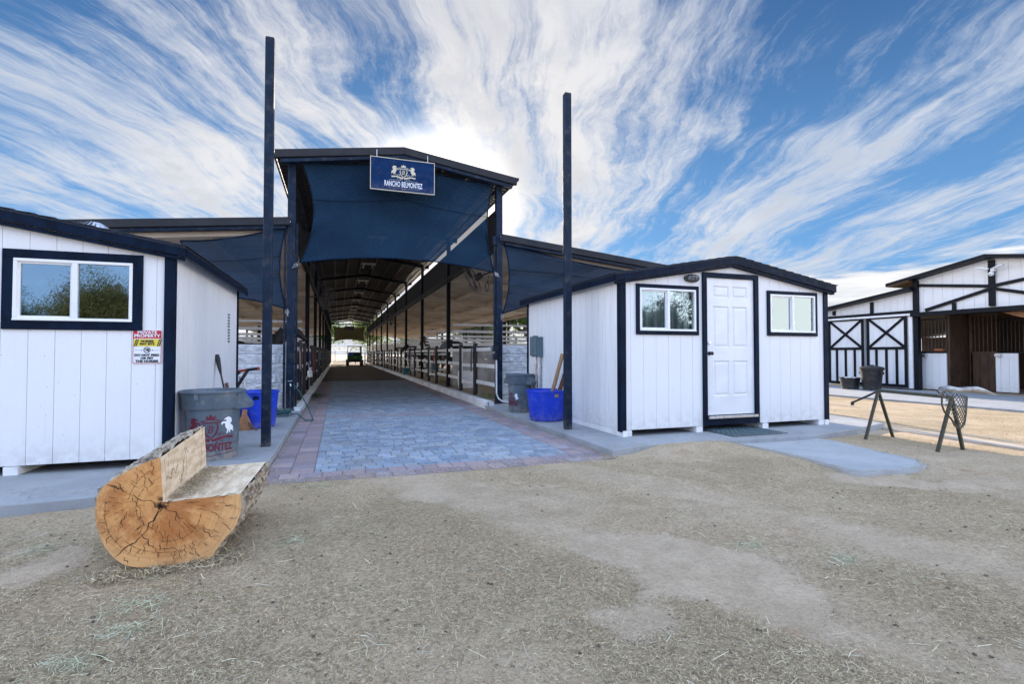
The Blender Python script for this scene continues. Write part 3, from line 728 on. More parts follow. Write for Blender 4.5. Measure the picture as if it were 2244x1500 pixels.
for k in range(1, NB): c = copy_tree(lf); c.location.y += BAY*k; c['label'] = sf_label(-1, k)

# ---------------------------------------------------------------- shade sails
def sail(name, corners, sag, label, Yf=None, bow=.06, top_mid=None):
    """corners: TL, TR, BR, BL as Vectors; each edge pulled in by its sag; top_mid lifts the middle of the top edge"""
    TL, TR, BR, BL = corners
    def edge(a, b, s, inn):
        def f(t): return a.lerp(b, t)+inn*(s*4*t*(1-t))
        return f
    cen = (TL+TR+BR+BL)/4
    def inn(a, b):
        m = (a+b)/2; d = (cen-m); e = (b-a).normalized(); d = d-e*d.dot(e); return d.normalized()
    top = edge(TL, TR, sag[0], inn(TL, TR)); right = edge(TR, BR, sag[1], inn(TR, BR)); bot = edge(BL, BR, sag[2], inn(BL, BR)); left = edge(TL, BL, sag[3], inn(TL, BL))
    if top_mid:
        def top(t):
            q = top_mid[0]
            if t < q: a, b, s = TL, top_mid[1], t/q
            else: a, b, s = top_mid[1], TR, (t-q)/(1-q)
            return a.lerp(b, s)+Vector((0, 0, -1))*sag[0]*4*s*(1-s)
    def fn(u, v):
        p = top(u)*(1-v)+bot(u)*v+left(v)*(1-u)+right(v)*u-(TL*(1-u)*(1-v)+TR*u*(1-v)+BL*(1-u)*v+BR*u*v)
        p = p+Vector((0, 1, 0))*(bow*math.sin(math.pi*u)*math.sin(math.pi*v)+.020*math.sin(u*11+v*5)*math.sin(math.pi*u)+.012*math.sin(v*17-u*4)*math.sin(math.pi*v)+.05*(abs(u-.5)*2)**3*mnoise(Vector((u*7+v*9, (u-v)*2, 1))))
        return p
    t = thing(name, (cen.x, cen.y, cen.z), label, 'shade sail')
    g = MB(); g.grid(fn, 48, 36); g.build('cloth', M['sail'], t, smooth=True)
    g = MB()
    for f in (top, right, bot, left): g.tube([f(i/30)+Vector((0, -.004, 0)) for i in range(31)], .014, 6)
    g.build('hem', M['navy'], t, smooth=True)
    g = MB(); g.tube([fn(i/30, .38)+Vector((0, -.012, 0)) for i in range(31)], .005, 5); g.build('seam', M['navy'], t)
    return t, (TL, TR, BR, BL)
def ring(mb, a, b, r=.012, w=.035):
    a = Vector(a); b = Vector(b); d = (b-a); L = d.length; d = d.normalized(); s = d.cross(Vector((0, 1, 0))).normalized()
    m = (a+b)/2
    mb.tube([m+d*(L*.5*math.cos(q))+s*(w*math.sin(q)) for q in [2*math.pi*i/14 for i in range(15)]], r*.6, 6)
    mb.tube([a, a-d*.05], r, 6)
def shackles(t, pairs):
    for a, b in pairs:
        g = MB(); a = Vector(a); b = Vector(b); m = a.lerp(b, .55); ring(g, a, m); ring(g, m, b, .01, .025); g.build('shackle', M['chrome'], t, smooth=True)
Ys = YB-.12
mid = PY(881, 352, Ys)
t, c = sail('shade_sail', (PY(657, 350, Ys), PY(1082, 403, Ys), PY(1083, 598, Ys), PY(656, 576, Ys)), (.10, .17, .20, .27), 'large navy shade sail stretched across the barn entrance behind the crest sign', bow=.10, top_mid=(.52, mid))
shackles(t, [((BX0+.06, Ys+.03, c[0].z+.07), c[0]), ((BX1-.05, Ys+.03, c[1].z+.06), c[1]), ((BX1-.05, Ys+.03, c[2].z-.06), c[2]), ((BX0+.06, Ys+.03, c[3].z-.08), c[3]), ((mid.x, Ys+.02, mid.z+.16), mid)])
Yl = YB-.10
t, c = sail('shade_sail', (PY(395, 528, Yl), PY(631, 492, Yl), PY(628, 678, Yl), PY(415, 650, Yl)), (.10, .14, .10, .1), 'small navy shade sail above the left shed roof, hooked to the left barn column', bow=.08)
shackles(t, [((BX0-.05, Yl+.02, c[1].z+.09), c[1]), ((BX0-.06, Yl+.02, c[2].z-.09), c[2])])
t, c = sail('shade_sail', (PY(1104, 532, Yl), PY(1400, 598, Yl), PY(1385, 672, Yl), PY(1101, 688, Yl)), (.08, .1, .26, .15), 'small navy shade sail behind the right shed, hooked to the right barn column', bow=.08)
shackles(t, [((BX1+.05, Yl+.02, c[0].z+.1), c[0]), ((BX1+.05, Yl+.02, c[3].z-.1), c[3])])
Yq = YE+.05
t, c = sail('shade_sail', (Vector((BX0+.2, Yq, 4.75)), Vector((BX1-.2, Yq, 4.75)), Vector((BX1-.3, Yq, 2.75)), Vector((BX0+.3, Yq, 2.75))), (.25, .25, .3, .2), 'olive looking shade sail across the far end of the barn aisle', bow=.2)
for o in bpy.data.objects:
    if o.parent == t: o.data.materials[0] = M['net']
shackles(t, [((BX0, Yq, 4.9), c[0]), ((BX1, Yq, 4.9), c[1])])
g = MB(); g.box(BC-.6, BC+.6, YE-.05, YE, 4.15, 4.75); g.box(BC-.5, BC-.47, YE-.04, YE-.01, 4.75, 4.95); g.box(BC+.47, BC+.5, YE-.04, YE-.01, 4.75, 4.95)
tag(g.build('hanging_board', M['black'], loc=(BC, YE, 4.15)), 'dark back of the sign board hanging at the far end of the aisle', 'sign')

# ---------------------------------------------------------------- crest drawing shared by sign and bins
HORSE = [(705,465),(715,410),(760,380),(800,380),(850,408),(862,436),(838,430),(808,436),(832,468),(875,460),(905,475),(916,510),(895,530),(885,500),(860,497),(836,520),(846,548),(822,600),(800,632),(803,660),(822,690),(800,697),(774,655),(756,640),(768,690),(744,690),(734,640),(710,640),(692,665),(660,668),(680,635),(670,600),(685,560),(720,530),(742,512),(715,490)]
HORSE = [((x-1090)/1000., (560-y)/1000.) for x, y in HORSE]
def crest(horse_fill=True):
    """returns list of flat shapes, unit about .95 wide, centre (0,0)"""
    S_ = []; K = []
    K.append(poly2(HORSE)); K.append(poly2([(-x, y) for x, y in HORSE][::-1]))
    sh = [(-.115, .09), (.115, .09), (.125, -.02), (.10, -.12), (.05, -.18), (0, -.22), (-.05, -.18), (-.10, -.12), (-.125, -.02)]
    S_.append(strip2(sh, .022, True)); S_.append(strip2([(x*.84, y*.84-.005) for x, y in sh], .007, True))
    S_.append(poly2([(-.07, .15), (-.085, .225), (-.035, .19), (0, .255), (.035, .19), (.085, .225), (.07, .15)]))
    S_.append(strip2([(-.13, .125), (-.07, .14), (0, .144), (.07, .14), (.13, .125)], .014))
    for s in (-1, 1):
        S_.append(strip2([(s*(.155+.022*math.cos(a)), .10+.022*math.sin(a)) for a in [i*.6 for i in range(9)]], .016))
        rb = [(0, -.235), (s*.08, -.215), (s*.2, -.185), (s*.3, -.175), (s*.37, -.19), (s*.43, -.165), (s*.40, -.20), (s*.43, -.235), (s*.36, -.235), (s*.27, -.215), (s*.12, -.262), (s*.03, -.28)]
        S_.append(poly2(rb if s > 0 else rb[::-1]))
        for j, (cx, cy, q) in enumerate(((.16, -.13, .03), (.22, -.15, .025), (.10, -.30, .02), (.2, -.29, .018), (.14, -.16, .02))):
            S_.append(strip2([(s*(cx+q*(1-i*.08)*math.cos(i*.7)), cy+q*(1-i*.08)*math.sin(i*.7)) for i in range(9)], .009))
        S_.append(strip2([(s*.02, -.325), (s*.07, -.33), (s*.12, -.32), (s*.2, -.33), (s*.5, -.332)], .007))
    tv, tf = text_mesh('B', .20, bold=0, sx=.9); S_.append(([(x+y*.2, y-.05) for x, y in tv], tf))
    S_.append(strip2([(-.05, -.05), (-.06, .0), (-.02, .03), (.05, .02)], .007))
    return K, S_
KH, KS = crest()
tag_y = YFR-.10
a0 = PY(813, 341.4, tag_y); a1 = PY(951.5, 360, tag_y); a2 = PY(951, 427, tag_y); a3 = PY(812, 411.4, tag_y)
sx0, sx1 = (a0.x+a3.x)/2, (a1.x+a2.x)/2; sz1, sz0 = (a0.z+a1.z)/2, (a2.z+a3.z)/2
sg = thing('crest_sign', ((sx0+sx1)/2, tag_y, sz0), 'hanging blue ranch sign with a cream crest of two rearing horses over the barn entrance', 'sign')
g = MB(); g.box(sx0, sx1, tag_y, tag_y+.03, sz0, sz1); g.build('board', M['sign_blue'], sg)
g = MB()
for (xa, xb, za, zb) in ((sx0-.012, sx1+.012, sz1, sz1+.014), (sx0-.012, sx1+.012, sz0-.014, sz0), (sx0-.012, sx0, sz0, sz1), (sx1, sx1+.012, sz0, sz1)): g.box(xa, xb, tag_y-.004, tag_y+.034, za, zb)
g.build('edge_trim', M['cream'], sg)
for x in (sx0+.12, sx1-.14):
    g = MB(); g.tube([(x, tag_y+.015, sz1-.03), (x, tag_y+.01, sz1+.16)], .008, 6); g.build('hook', M['chrome'], sg)
W = (sx1-sx0); Hh = sz1-sz0; mx = (sx0+sx1)/2+.01; k = Hh*.90
g = MB()
for s_ in KH+KS: decal(g, s_, lambda x, y: (mx+x*k, tag_y-.0025, sz0+Hh*.63+y*k*.98))
g.build('crest', M['cream'], sg, fix=False)
g = MB(); tx = text_mesh('RANCHO BELMONTEZ', Hh*.170, bold=.002, sx=.66, spacing=1.04); decal(g, tx, lambda x, y: (mx+x, tag_y-.003, sz0+Hh*.205+y*1.4))
g.build('lettering', M['white_paint'], sg, fix=False)
g = MB()
decal(g, strip2([(-.3, 0), (-.06, .004), (0, -.02), (.06, .004), (.3, 0)], .004), lambda x, y: (mx+x*W*.9, tag_y-.003, sz0+Hh*.085+y*k))
for s in (-1, 1): decal(g, strip2([(s*(.05+.02*math.cos(i*.7)), -.01+.02*math.sin(i*.7)) for i in range(8)], .006), lambda x, y: (mx+x*k, tag_y-.0035, sz0+Hh*.075+y*k))
g.build('flourish', M['cream'], sg, fix=False)

# ---------------------------------------------------------------- tall free posts
def tall_post(x, y, h, label):
    t = thing('tall_post', (x, y, SZ), label, 'post', 'tall steel posts beside the drive'); w = .052
    g = MB(); g.box(x-w, x+w, y-w, y+w, SZ, h); g.build('shaft', M['navy_steel'], t, bevel=.009)
    g = MB(); g.box(x-w*.9, x+w*.9, y-w*.9, y+w*.9, h, h+.008); g.build('cap', M['black'], t)
tall_post(-.835, 6.87, 5.15, 'tall square navy steel post standing between the stencilled bin and the drive')
tall_post(3.27, 6.94, 5.18, 'tall square navy steel post standing in front of the right blue tub')

# ================================================================ SHEDS
def boards(mb, x0, x1, z0, top, holes, put, sp=.2, dep=.012, gw=.008, ph=0.):
    """vertical grooved boards; put(x, depth, z) places a wall point; depth 0 = outer face"""
    xs = [x0]; x = x0+ph
    while x < x1-.02:
        if x > x0+.02: xs += [x]
        x += sp
    xs.append(x1)
    gro = set(round(q, 4) for q in xs[1:-1])
    for h in holes: xs += [h[0], h[1]]
    xs = sorted(set(round(q, 4) for q in xs))
    for a, b in zip(xs[:-1], xs[1:]):
        if b-a < .004: continue
        m = (a+b)/2; segs = [(z0, None)]; hs = [h for h in holes if h[0] <= m <= h[1]]
        A = a+(gw/2 if a in gro else 0); Bb = b-(gw/2 if b in gro else 0)
        rng = [(z0, 'T')] if not hs else [(z0, hs[0][2]), (hs[0][3], 'T')]
        for za, zb in rng:
            ta, tb = (top(A), top(Bb)) if zb == 'T' else (zb, zb)
            if min(ta, tb) <= za+.005: continue
            mb.prism([put(A, 0, za), put(Bb, 0, za), put(Bb, 0, tb), put(A, 0, ta)], Vector(put(0, dep, 0))-Vector(put(0, 0, 0)))
            # backing that shows in the grooves
            ta, tb = (top(a), top(b)) if zb == 'T' else (zb, zb)
            mb.prism([put(a, dep+.001, za), put(b, dep+.001, za), put(b, dep+.001, tb-.003), put(a, dep+.001, ta-.003)], Vector(put(0, .03, 0))-Vector(put(0, 0, 0)))
def slider(parent, x0, x1, z0, z1, y, curtain=False, trim=.075):
    """two-light sliding window set in the front wall (plane y, facing -y)"""
    g = MB()
    for (a, b, c, d) in ((x0-trim, x1+trim, z1, z1+trim), (x0-trim, x1+trim, z0-trim, z0), (x0-trim, x0, z0, z1), (x1, x1+trim, z0, z1)): g.box(a, b, y-.022, y, c, d)
    w = g.build('window', M['navy'], parent, bevel=.003)
    f = .028; g = MB(); xm = (x0+x1)/2
    for (a, b, c, d) in ((x0, x1, z1-f, z1), (x0, x1, z0, z0+f), (x0, x0+f, z0+f, z1-f), (x1-f, x1, z0+f, z1-f), (xm-.022, xm+.022, z0+f, z1-f)): g.box(a, b, y-.028, y+.045, c, d)
    g.box(x0, x1, y-.036, y-.028, z0, z0+.014)
    g.build('frame', M['white_vinyl'], w, bevel=.003)
    g = MB(); q = .018     # inner sash of the moving light
    a0, a1 = x0+f, xm-.022
    for (a, b, c, d) in ((a0, a1, z1-f-q, z1-f), (a0, a1, z0+f, z0+f+q), (a0, a0+q, z0+f+q, z1-f-q), (a1-q, a1, z0+f+q, z1-f-q)): g.box(a, b, y-.006, y+.02, c, d)
    g.build('sash', M['white_vinyl'], w)
    for i, (a, b, yy) in enumerate(((x0+f, xm-.022, y+.006), (xm+.022, x1-f, y-.002))):
        g = MB(); g.box(a, b, yy+.002, yy+.006, z0+f, z1-f); g.build('pane', M['glass_cur'] if curtain else M['glass'], w)
    if curtain:
        g = MB(); n = 60
        g.grid(lambda u, v: (x0+f+(x1-x0-2*f)*u, y+.075+.026*math.sin(u*38+.8*math.sin(v*3))+.010*math.sin(u*91), z0+(z1-z0)*v), n*2, 6)
        g.build('curtain', M['curtain'], w, smooth=True)
    return w
def shed(name, X0, X1, Y0, Y1, zb, ze, zp, label, wins, door, sp, over=.13):
    """X0..X1 front, gable facing -y"""
    xc = (X0+X1)/2; t = thing(name, (xc, Y0, SZ), label, 'shed')
    top = lambda x: ze+(zp-ze)*(1-abs(x-xc)/((X1-X0)/2))-.02
    holes = [(w[0], w[1], w[2], w[3]) for w in wins]+([(door[0], door[1], zb-.01, door[3])] if door else [])
    g = MB(); boards(g, X0, X1, zb, top, holes, lambda x, d, z: (x, Y0+d, z), sp, dep=.007, gw=.0045, ph=.15); g.build('front_wall', M['siding'], t)
    for X, s in ((X0, 1), (X1, -1)):
        g = MB(); boards(g, Y0+.03, Y1, zb, lambda y: ze-.02, [], lambda y, d, z, X=X, s=s: (X+s*d, y, z), .2, dep=.006, gw=.005); g.build('side_wall', M['siding_wet'], t)
    g = MB(); g.box(X0+.02, X1-.02, Y1-.02, Y1, zb, ze-.03); g.build('back_wall', M['siding'], t)
    g = MB(); g.box(X0+.05, X1-.05, Y0+.06, Y1-.04, zb, zb+.03); g.build('floor', M['wood_dark'], t)
    # corner trims
    for X, s in ((X0, 1), (X1, -1)):
        g = MB(); g.box(X-s*.022, X+s*.066, Y0-.022, Y0-.001, zb-.02, ze+.01); g.box(X-s*.022, X-s*.001, Y0-.001, Y0+.075, zb-.02, ze-.01); g.build('corner_trim', M['navy'], t, bevel=.003)
        g = MB(); g.box(X-s*.022, X-s*.001, Y1-.05, Y1+.01, zb-.02, ze-.01); g.build('corner_trim', M['navy'], t)
    # roof deck, shingles, fascia boards
    ox0, ox1, oy0, oy1 = X0-over, X1+over, Y0-.09, Y1+.12
    k = (zp-ze)/((X1-X0)/2); zo = ze-k*over
    g = MB()
    for s, xe in ((-1, ox0), (1, ox1)):
        g.prism([(xc, oy0, zp+.012), (xe, oy0, zo+.012), (xe, oy0, zo+.03), (xc, oy0, zp+.03)], (0, oy1-oy0, 0))
        n = 13
        for i in range(n):           # shingle courses, each lapped over the next
            a, b = i/n, (i+1)/n; xa = xc+(xe-xc)*a; xb = xc+(xe-xc)*(b+.01); za = zp+(zo-zp)*a+.030; zb_ = zp+(zo-zp)*b+.042
            yy = oy0-.012
            while yy < oy1:
                w_ = random.uniform(.18, .34); y2 = min(yy+w_-.006, oy1+.012); j = random.uniform(-.004, .006)
                g.prism([(xa, yy, za), (xb+s*j, yy, zb_-.010), (xb+s*j, yy, zb_), (xa, yy, za+.004)], (0, y2-yy, 0)); yy += w_
    g.build('roof', M['roof_shed'], t)
    for s, xe in ((-1, ox0), (1, ox1)):
        g = MB(); g.prism([(xc, oy0, zp+.010), (xe, oy0, zo+.010), (xe, oy0, zo-.075), (xc, oy0, zp-.082)], (0, .022, 0)); g.build('fascia', M['navy'], t, bevel=.003)
        g = MB(); g.prism([(xc, oy0+.022, zp-.09), (xe-s*.02, oy0+.022, zo-.075), (xe-s*.02, oy0+.022, zo-.11), (xc, oy0+.022, zp-.125)], (0, .066, 0)); g.build('frieze', M['navy'], t)
        g = MB(); g.box(xe-.010, xe+.010, oy0+.023, oy1, zo-.075, zo+.008); g.build('fascia', M['navy'], t)
        g = MB(); g.prism([(X0-.01 if s < 0 else X1+.01, oy0+.03, ze-.03), (xe, oy0+.03, zo-.03), (xe, oy0+.03, zo-.015), (X0-.01 if s < 0 else X1+.01, oy0+.03, ze-.015)], (0, oy1-oy0-.05, 0)); g.build('soffit', M['roof_shed'], t)
    # skids
    for X in ((X0+.10, X0+1.28, X1-1.28, X1-.14) if door else (X0+.1, X1-1.27, X1-2.5)):
        g = MB(); g.box(X-.055, X+.055, Y0-.012, Y1, SZ, zb-.006); g.build('skid', M['white_rail'], t)
    for X in (X0+.04, X1-.04):
        g = MB(); g.box(X-.035, X+.035, Y0-.03, Y1, SZ, zb-.004); g.build('skid', M['white_rail'], t)
    for w in wins: slider(t, *w[:4], Y0, curtain=w[4], trim=w[5])
    # dark room behind the glass
    g = MB(); g.box(X0+.04, X1-.04, Y0+1.3, Y0+1.32, zb+.03, ze-.03); g.build('inner_wall', M['grey_dark'], t)
    return t, top
RY = 6.06
def rect(p, Y):   # pixel corners TL,TR,BR,BL -> x0,x1,z0,z1
    q = [PY(a, b, Y) for a, b in p]; return ((q[0].x+q[3].x)/2, (q[1].x+q[2].x)/2, (q[2].z+q[3].z)/2, (q[0].z+q[1].z)/2)
w1 = rect(((1400, 630), (1523, 637), (1523, 727), (1401, 725)), RY); w2 = rect(((1685, 644), (1783, 651), (1784, 729), (1687, 730)), RY)
dr = rect(((1547, 607), (1652, 616), (1652, 905), (1549, 912)), RY)
rs, rtop = shed('white_shed', 3.662, 7.44, RY, 9.66, .165, 2.30, 2.63, 'white gabled shed with navy trim, a door and two curtained windows, right of the drive', [(*w1, True, .055), (*w2, True, .055)], (dr[0]-.02, dr[1]+.02, dr[2], dr[3]+.02), .205)
# door with casing
d0, d1, dz0, dz1 = dr
g = MB(); c = .075
g.box(d0-c, d0-.002, RY-.028, RY+.05, .17, dz1+c); g.box(d1+.002, d1+c, RY-.028, RY+.05, .17, dz1+c); g.box(d0-.002, d1+.002, RY-.028, RY+.05, dz1+.002, dz1+c); g.box(d0-.002, d1+.002, RY-.026, RY+.0, .17, dz0-.05)
cas = g.build('door_casing', M['navy'], rs, bevel=.003)
g = MB(); g.box(d0, d1+.02, RY-.06, RY+.05, dz0-.05, dz0-.012); g.build('threshold', M['chrome'], rs, bevel=.004)
# panelled door slab
g = MB(); yf = RY+.004
cols_ = [(d0+.11*(d1-d0)/.76, d0+.345*(d1-d0)/.76+.02), (d0+.43*(d1-d0)/.76-.02, d0+.66*(d1-d0)/.76)]
Ht = dz1-dz0
rows_ = [(.04, .30), (.40, .79), (.86, .965)]
rows_ = [(.135, .395), (.49, .795), (.855, .945)]
xs = [d0]+[q for cc in cols_ for q in cc]+[d1]; zs = [dz0]+[dz0+Ht*q for rr in rows_ for q in rr]+[dz1]
for i in range(5):
    for j in range(7):
        x0_, x1_, z0_, z1_ = xs[i], xs[i+1], zs[j], zs[j+1]
        if i % 2 and j % 2:
            e = .022; e2 = .05
            r0 = [(x0_, yf, z0_), (x1_, yf, z0_), (x1_, yf, z1_), (x0_, yf, z1_)]
            r1 = [(x0_+e, yf+.013, z0_+e), (x1_-e, yf+.013, z0_+e), (x1_-e, yf+.013, z1_-e), (x0_+e, yf+.013, z1_-e)]
            r2 = [(x0_+e2, yf+.003, z0_+e2), (x1_-e2, yf+.003, z0_+e2), (x1_-e2, yf+.003, z1_-e2), (x0_+e2, yf+.003, z1_-e2)]
            vs = r0+r1+r2; fs = [(8, 9, 10, 11)]
            for a in (0, 4):
                for q in range(4): fs.append((a+q, a+(q+1) % 4, a+4+(q+1) % 4, a+4+q))
            g.add(vs, fs)
        else: g.add([(x0_, yf, z0_), (x1_, yf, z0_), (x1_, yf, z1_), (x0_, yf, z1_)], [(0, 1, 2, 3)])
M['door'] = mat('white_door_paint', (.80, .80, .81), .38, var=.08, scale=3)
door = g.build('door', M['door'], rs)
g = MB(); kz = PY(1551, 775, RY).z; kx = d0+.055
g.lathe((0, 0, 0), [(.001, 0), (.03, 0), (.03, .008), (.012, .012), (.012, .04), (.026, .048), (.028, .062), (.018, .074), (.001, .077)], 20)
g.v = [(kx+x, yf-z, kz+y) for x, y, z in g.v]; g.build('knob', M['black'], door, smooth=True)
g = MB(); g.lathe((0, 0, 0), [(.001, 0), (.028, 0), (.026, .012), (.001, .014)], 20); g.v = [(kx-.005+x, yf-z, kz+.15+y) for x, y, z in g.v]; g.build('deadbolt', M['chrome'], door, smooth=True)
# bulkhead lamp
lp = PY(1514, 611, RY); lamp = thing('bulkhead_lamp', lp, 'black oval caged bulkhead lamp between the left window and the door of the right shed', 'wall lamp')
g = MB(); g.lathe((0, 0, 0), [(.001, 0), (.068, 0), (.068, .03), (.055, .035)], 28, .62); g.v = [(lp.x+x*1.85, RY-z*1.2, lp.z+y*1.35) for x, y, z in g.v]; g.build('base', M['black'], lamp, smooth=True)
g = MB(); g.lathe((0, 0, 0), [(.052, .03), (.048, .06), (.03, .078), (.001, .082)], 24, .6); g.v = [(lp.x+x*1.85, RY-z*1.2, lp.z+y*1.35) for x, y, z in g.v]; g.build('glass_globe', M['grey_pl'], lamp, smooth=True)
g = MB()
for q in (-.03, 0, .03): g.tube([(lp.x+q*1.9, RY-.03, lp.z-.055), (lp.x+q*1.9, RY-.102, lp.z-.02), (lp.x+q*1.9, RY-.106, lp.z+.02), (lp.x+q*1.9, RY-.03, lp.z+.055)], .005, 6)
g.tube([(lp.x-.115, RY-.03, lp.z), (lp.x-.05, RY-.104, lp.z), (lp.x+.05, RY-.104, lp.z), (lp.x+.115, RY-.03, lp.z)], .005, 6); g.build('cage', M['black'], lamp)
# left shed
LY = 6.0
w3 = rect(((32, 567), (292, 577), (292, 705), (30, 704)), LY)
ls, ltop = shed('white_shed', -5.4, -1.612, LY, 9.5, .165, 2.30, 2.63, 'white gabled shed with navy trim and a wide sliding window, left of the drive', [(*w3, False, .085)], None, .206)
# turbine vent on the left shed roof
def turbine(parent, p, r):
    g = MB(); g.lathe(p, [(r*.5, -.12), (r*.5, 0), (r*.75, .02)], 20); v = g.build('roof_vent', M['chrome'], parent, smooth=True)
    for i in range(22):
        g = MB(); a = 2*math.pi*i/22
        pts = []; 
        for k_ in range(9):
            q = k_/8; rr = r*math.sin(math.pi*(.18+.82*q*.97)) if q < 1 else 0; zz = .02+r*1.05*(q**.9); rr = r*math.cos((q-.35)*1.75) if True else rr
            pts.append((rr, a+q*.7, zz))
        vs = []
        for rr, aa, zz in pts:
            vs += [(p[0]+rr*math.cos(aa), p[1]+rr*math.sin(aa), p[2]+zz), (p[0]+(rr+.02)*math.cos(aa+.2), p[1]+(rr+.02)*math.sin(aa+.2), p[2]+zz)]
        g.add(vs, [(2*j, 2*j+1, 2*j+3, 2*j+2) for j in range(8)]); g.build('blade', M['chrome'], v, smooth=True)
tv = PY(200, 497, 7.3); turbine(ls, (tv.x, tv.y, 2.56), .19)
tv = PY(1425, 582, 8.6); turbine(rs, (4.95, 8.6, 2.50), .16)
# faded marks (small vents) on the side of the left shed
for py0 in (688, 721):
    p = PX(501, py0, -1.612); g = MB()
    for i in range(5): g.box(-1.612, -1.604, p.y-.06, p.y+.06, p.z-.03-i*.045, p.z-.005-i*.045)
    g.build('louvre', M['elec'] if py0 < 700 else M['grey_pl'], ls)

# warning sign on the left shed
q0, q1, zz0, zz1 = rect(((289, 723), (354, 724), (354, 797), (289, 799)), LY-.02)
ws = thing('warning_sign', ((q0+q1)/2, LY-.005, zz0), 'red, yellow and white private property sign about biting horses beside the left shed window', 'sign')
yw = LY-.006; wW = q1-q0; wH = zz1-zz0
def rrect(x0, x1, z0, z1, r, n=5):
    pts = []
    for cx, cz, a in ((x1-r, z1-r, 0), (x0+r, z1-r, 90), (x0+r, z0+r, 180), (x1-r, z0+r, 270)):
        for i in range(n+1): q = R(a+90*i/n); pts.append((cx+r*math.cos(q), cz+r*math.sin(q)))
    return pts
def plate(name, m, x0, x1, z0, z1, r, y, th=.0012):
    g = MB(); g.prism([(x, y, z) for x, z in rrect(x0, x1, z0, z1, r)], (0, th, 0)); return g.build(name, m, ws)
U = lambda a: q0+wW*a; V = lambda a: zz1-wH*a
plate('plate', M['white_paint'], U(0), U(1), V(1), V(0), .012, yw-.002, .004)
plate('border', M['red_sign'], U(.018), U(.982), V(.985), V(.012), .012, yw-.0035)
plate('panel', M['white_paint'], U(.04), U(.96), V(.97), V(.255), .010, yw-.005)
plate('warning_band', M['yellow_sign'], U(.045), U(.955), V(.485), V(.27), .008, yw-.0065)
def wtext(s, u, v, h, m, sx=1.15, bold=.0018, name='lettering', dy=.008):
    tx = text_mesh(s, wH*h, bold=bold, sx=1.); xs__ = [p[0] for p in tx[0]]; kx_ = wW*sx/(max(xs__)-min(xs__)); g = MB(); decal(g, tx, lambda x, y: (U(u)+x*kx_, yw-dy, V(v)+y)); g.build(name, m, ws, fix=False)
wtext('PRIVATE', .5, .075, .125, M['white_paint'], .66, .0012); wtext('PROPERTY', .5, .178, .125, M['white_paint'], .88, .0012)
wtext('HORSES', .5, .335, .082, M['black_ink'], .44); wtext('MAY BITE', .5, .415, .082, M['black_ink'], .50)
wtext('DO NOT FEED', .5, .745, .088, M['black_ink'], .84); wtext('OR PET', .5, .835, .088, M['black_ink'], .44); wtext('THE HORSES', .5, .925, .088, M['black_ink'], .78)
g = MB()
for a in (.04, .10, .82, .88):
    g.add([(U(a+.01), yw-.0085, V(.482)), (U(a+.045), yw-.0085, V(.482)), (U(a+.125), yw-.0085, V(.272)), (U(a+.09), yw-.0085, V(.272))], [(0, 1, 2, 3)])
g.build('hazard_stripe', M['black_ink'], ws, fix=False)
g = MB(); cx, cz = U(.5), V(.59); rr = wH*.078
decal(g, strip2([(rr*math.cos(i*.3), rr*math.sin(i*.3)) for i in range(21)], .006, True), lambda x, y: (cx+x, yw-.0085, cz+y))
decal(g, strip2([(-rr*.7, rr*.7), (rr*.7, -rr*.7)], .006), lambda x, y: (cx+x, yw-.009, cz+y))
decal(g, poly2([(-.1, .3), (.2, .6), (.6, .4), (.7, -.1), (.4, -.5), (.1, -.2), (-.4, -.3), (-.6, -.1), (-.2, .0)]), lambda x, y: (cx+x*rr, yw-.008, cz+y*rr))
for s in (-1, 1): g.add([(cx+s*rr*1.5, yw-.008, cz-.003), (cx+s*rr*1.9, yw-.008, cz+.004), (cx+s*rr*1.9, yw-.008, cz-.01)], [(0, 1, 2)]); g.add([(cx+s*rr*2, yw-.008, cz-.004), (cx+s*wW*.42, yw-.008, cz-.004), (cx+s*wW*.42, yw-.008, cz-.002), (cx+s*rr*2, yw-.008, cz-.002)], [(0, 1, 2, 3)])
g.build('pictogram', M['black_ink'], ws, fix=False)

# electric disconnect and conduits on the right shed side
bx = PX(1186, 761, 3.68); eb = thing('electric_box', (3.62, bx.y, .1), 'grey-green electric disconnect box with two conduits on the side of the right shed', 'electric box')
g = MB(); g.box(3.53, 3.676, bx.y-.14, bx.y+.14, bx.z-.19, bx.z+.19); g.build('cabinet', M['elec'], eb, bevel=.01)
g = MB(); g.box(3.50, 3.529, bx.y-.15, bx.y+.15, bx.z-.17, bx.z+.20); g.box(3.515, 3.60, bx.y-.05, bx.y+.05, bx.z+.19, bx.z+.215); g.build('cover', M['elec'], eb, bevel=.008)
for dy, r in ((-.07, .03), (.09, .018)):
    g = MB(); g.tube([(3.61, bx.y+dy, bx.z-.19), (3.61, bx.y+dy, SZ+.02)], r, 10); g.tube([(3.61, bx.y+dy, bx.z-.35), (3.61, bx.y+dy, bx.z-.41)], r*1.3, 10); g.build('conduit', M['chrome'], eb, smooth=True)

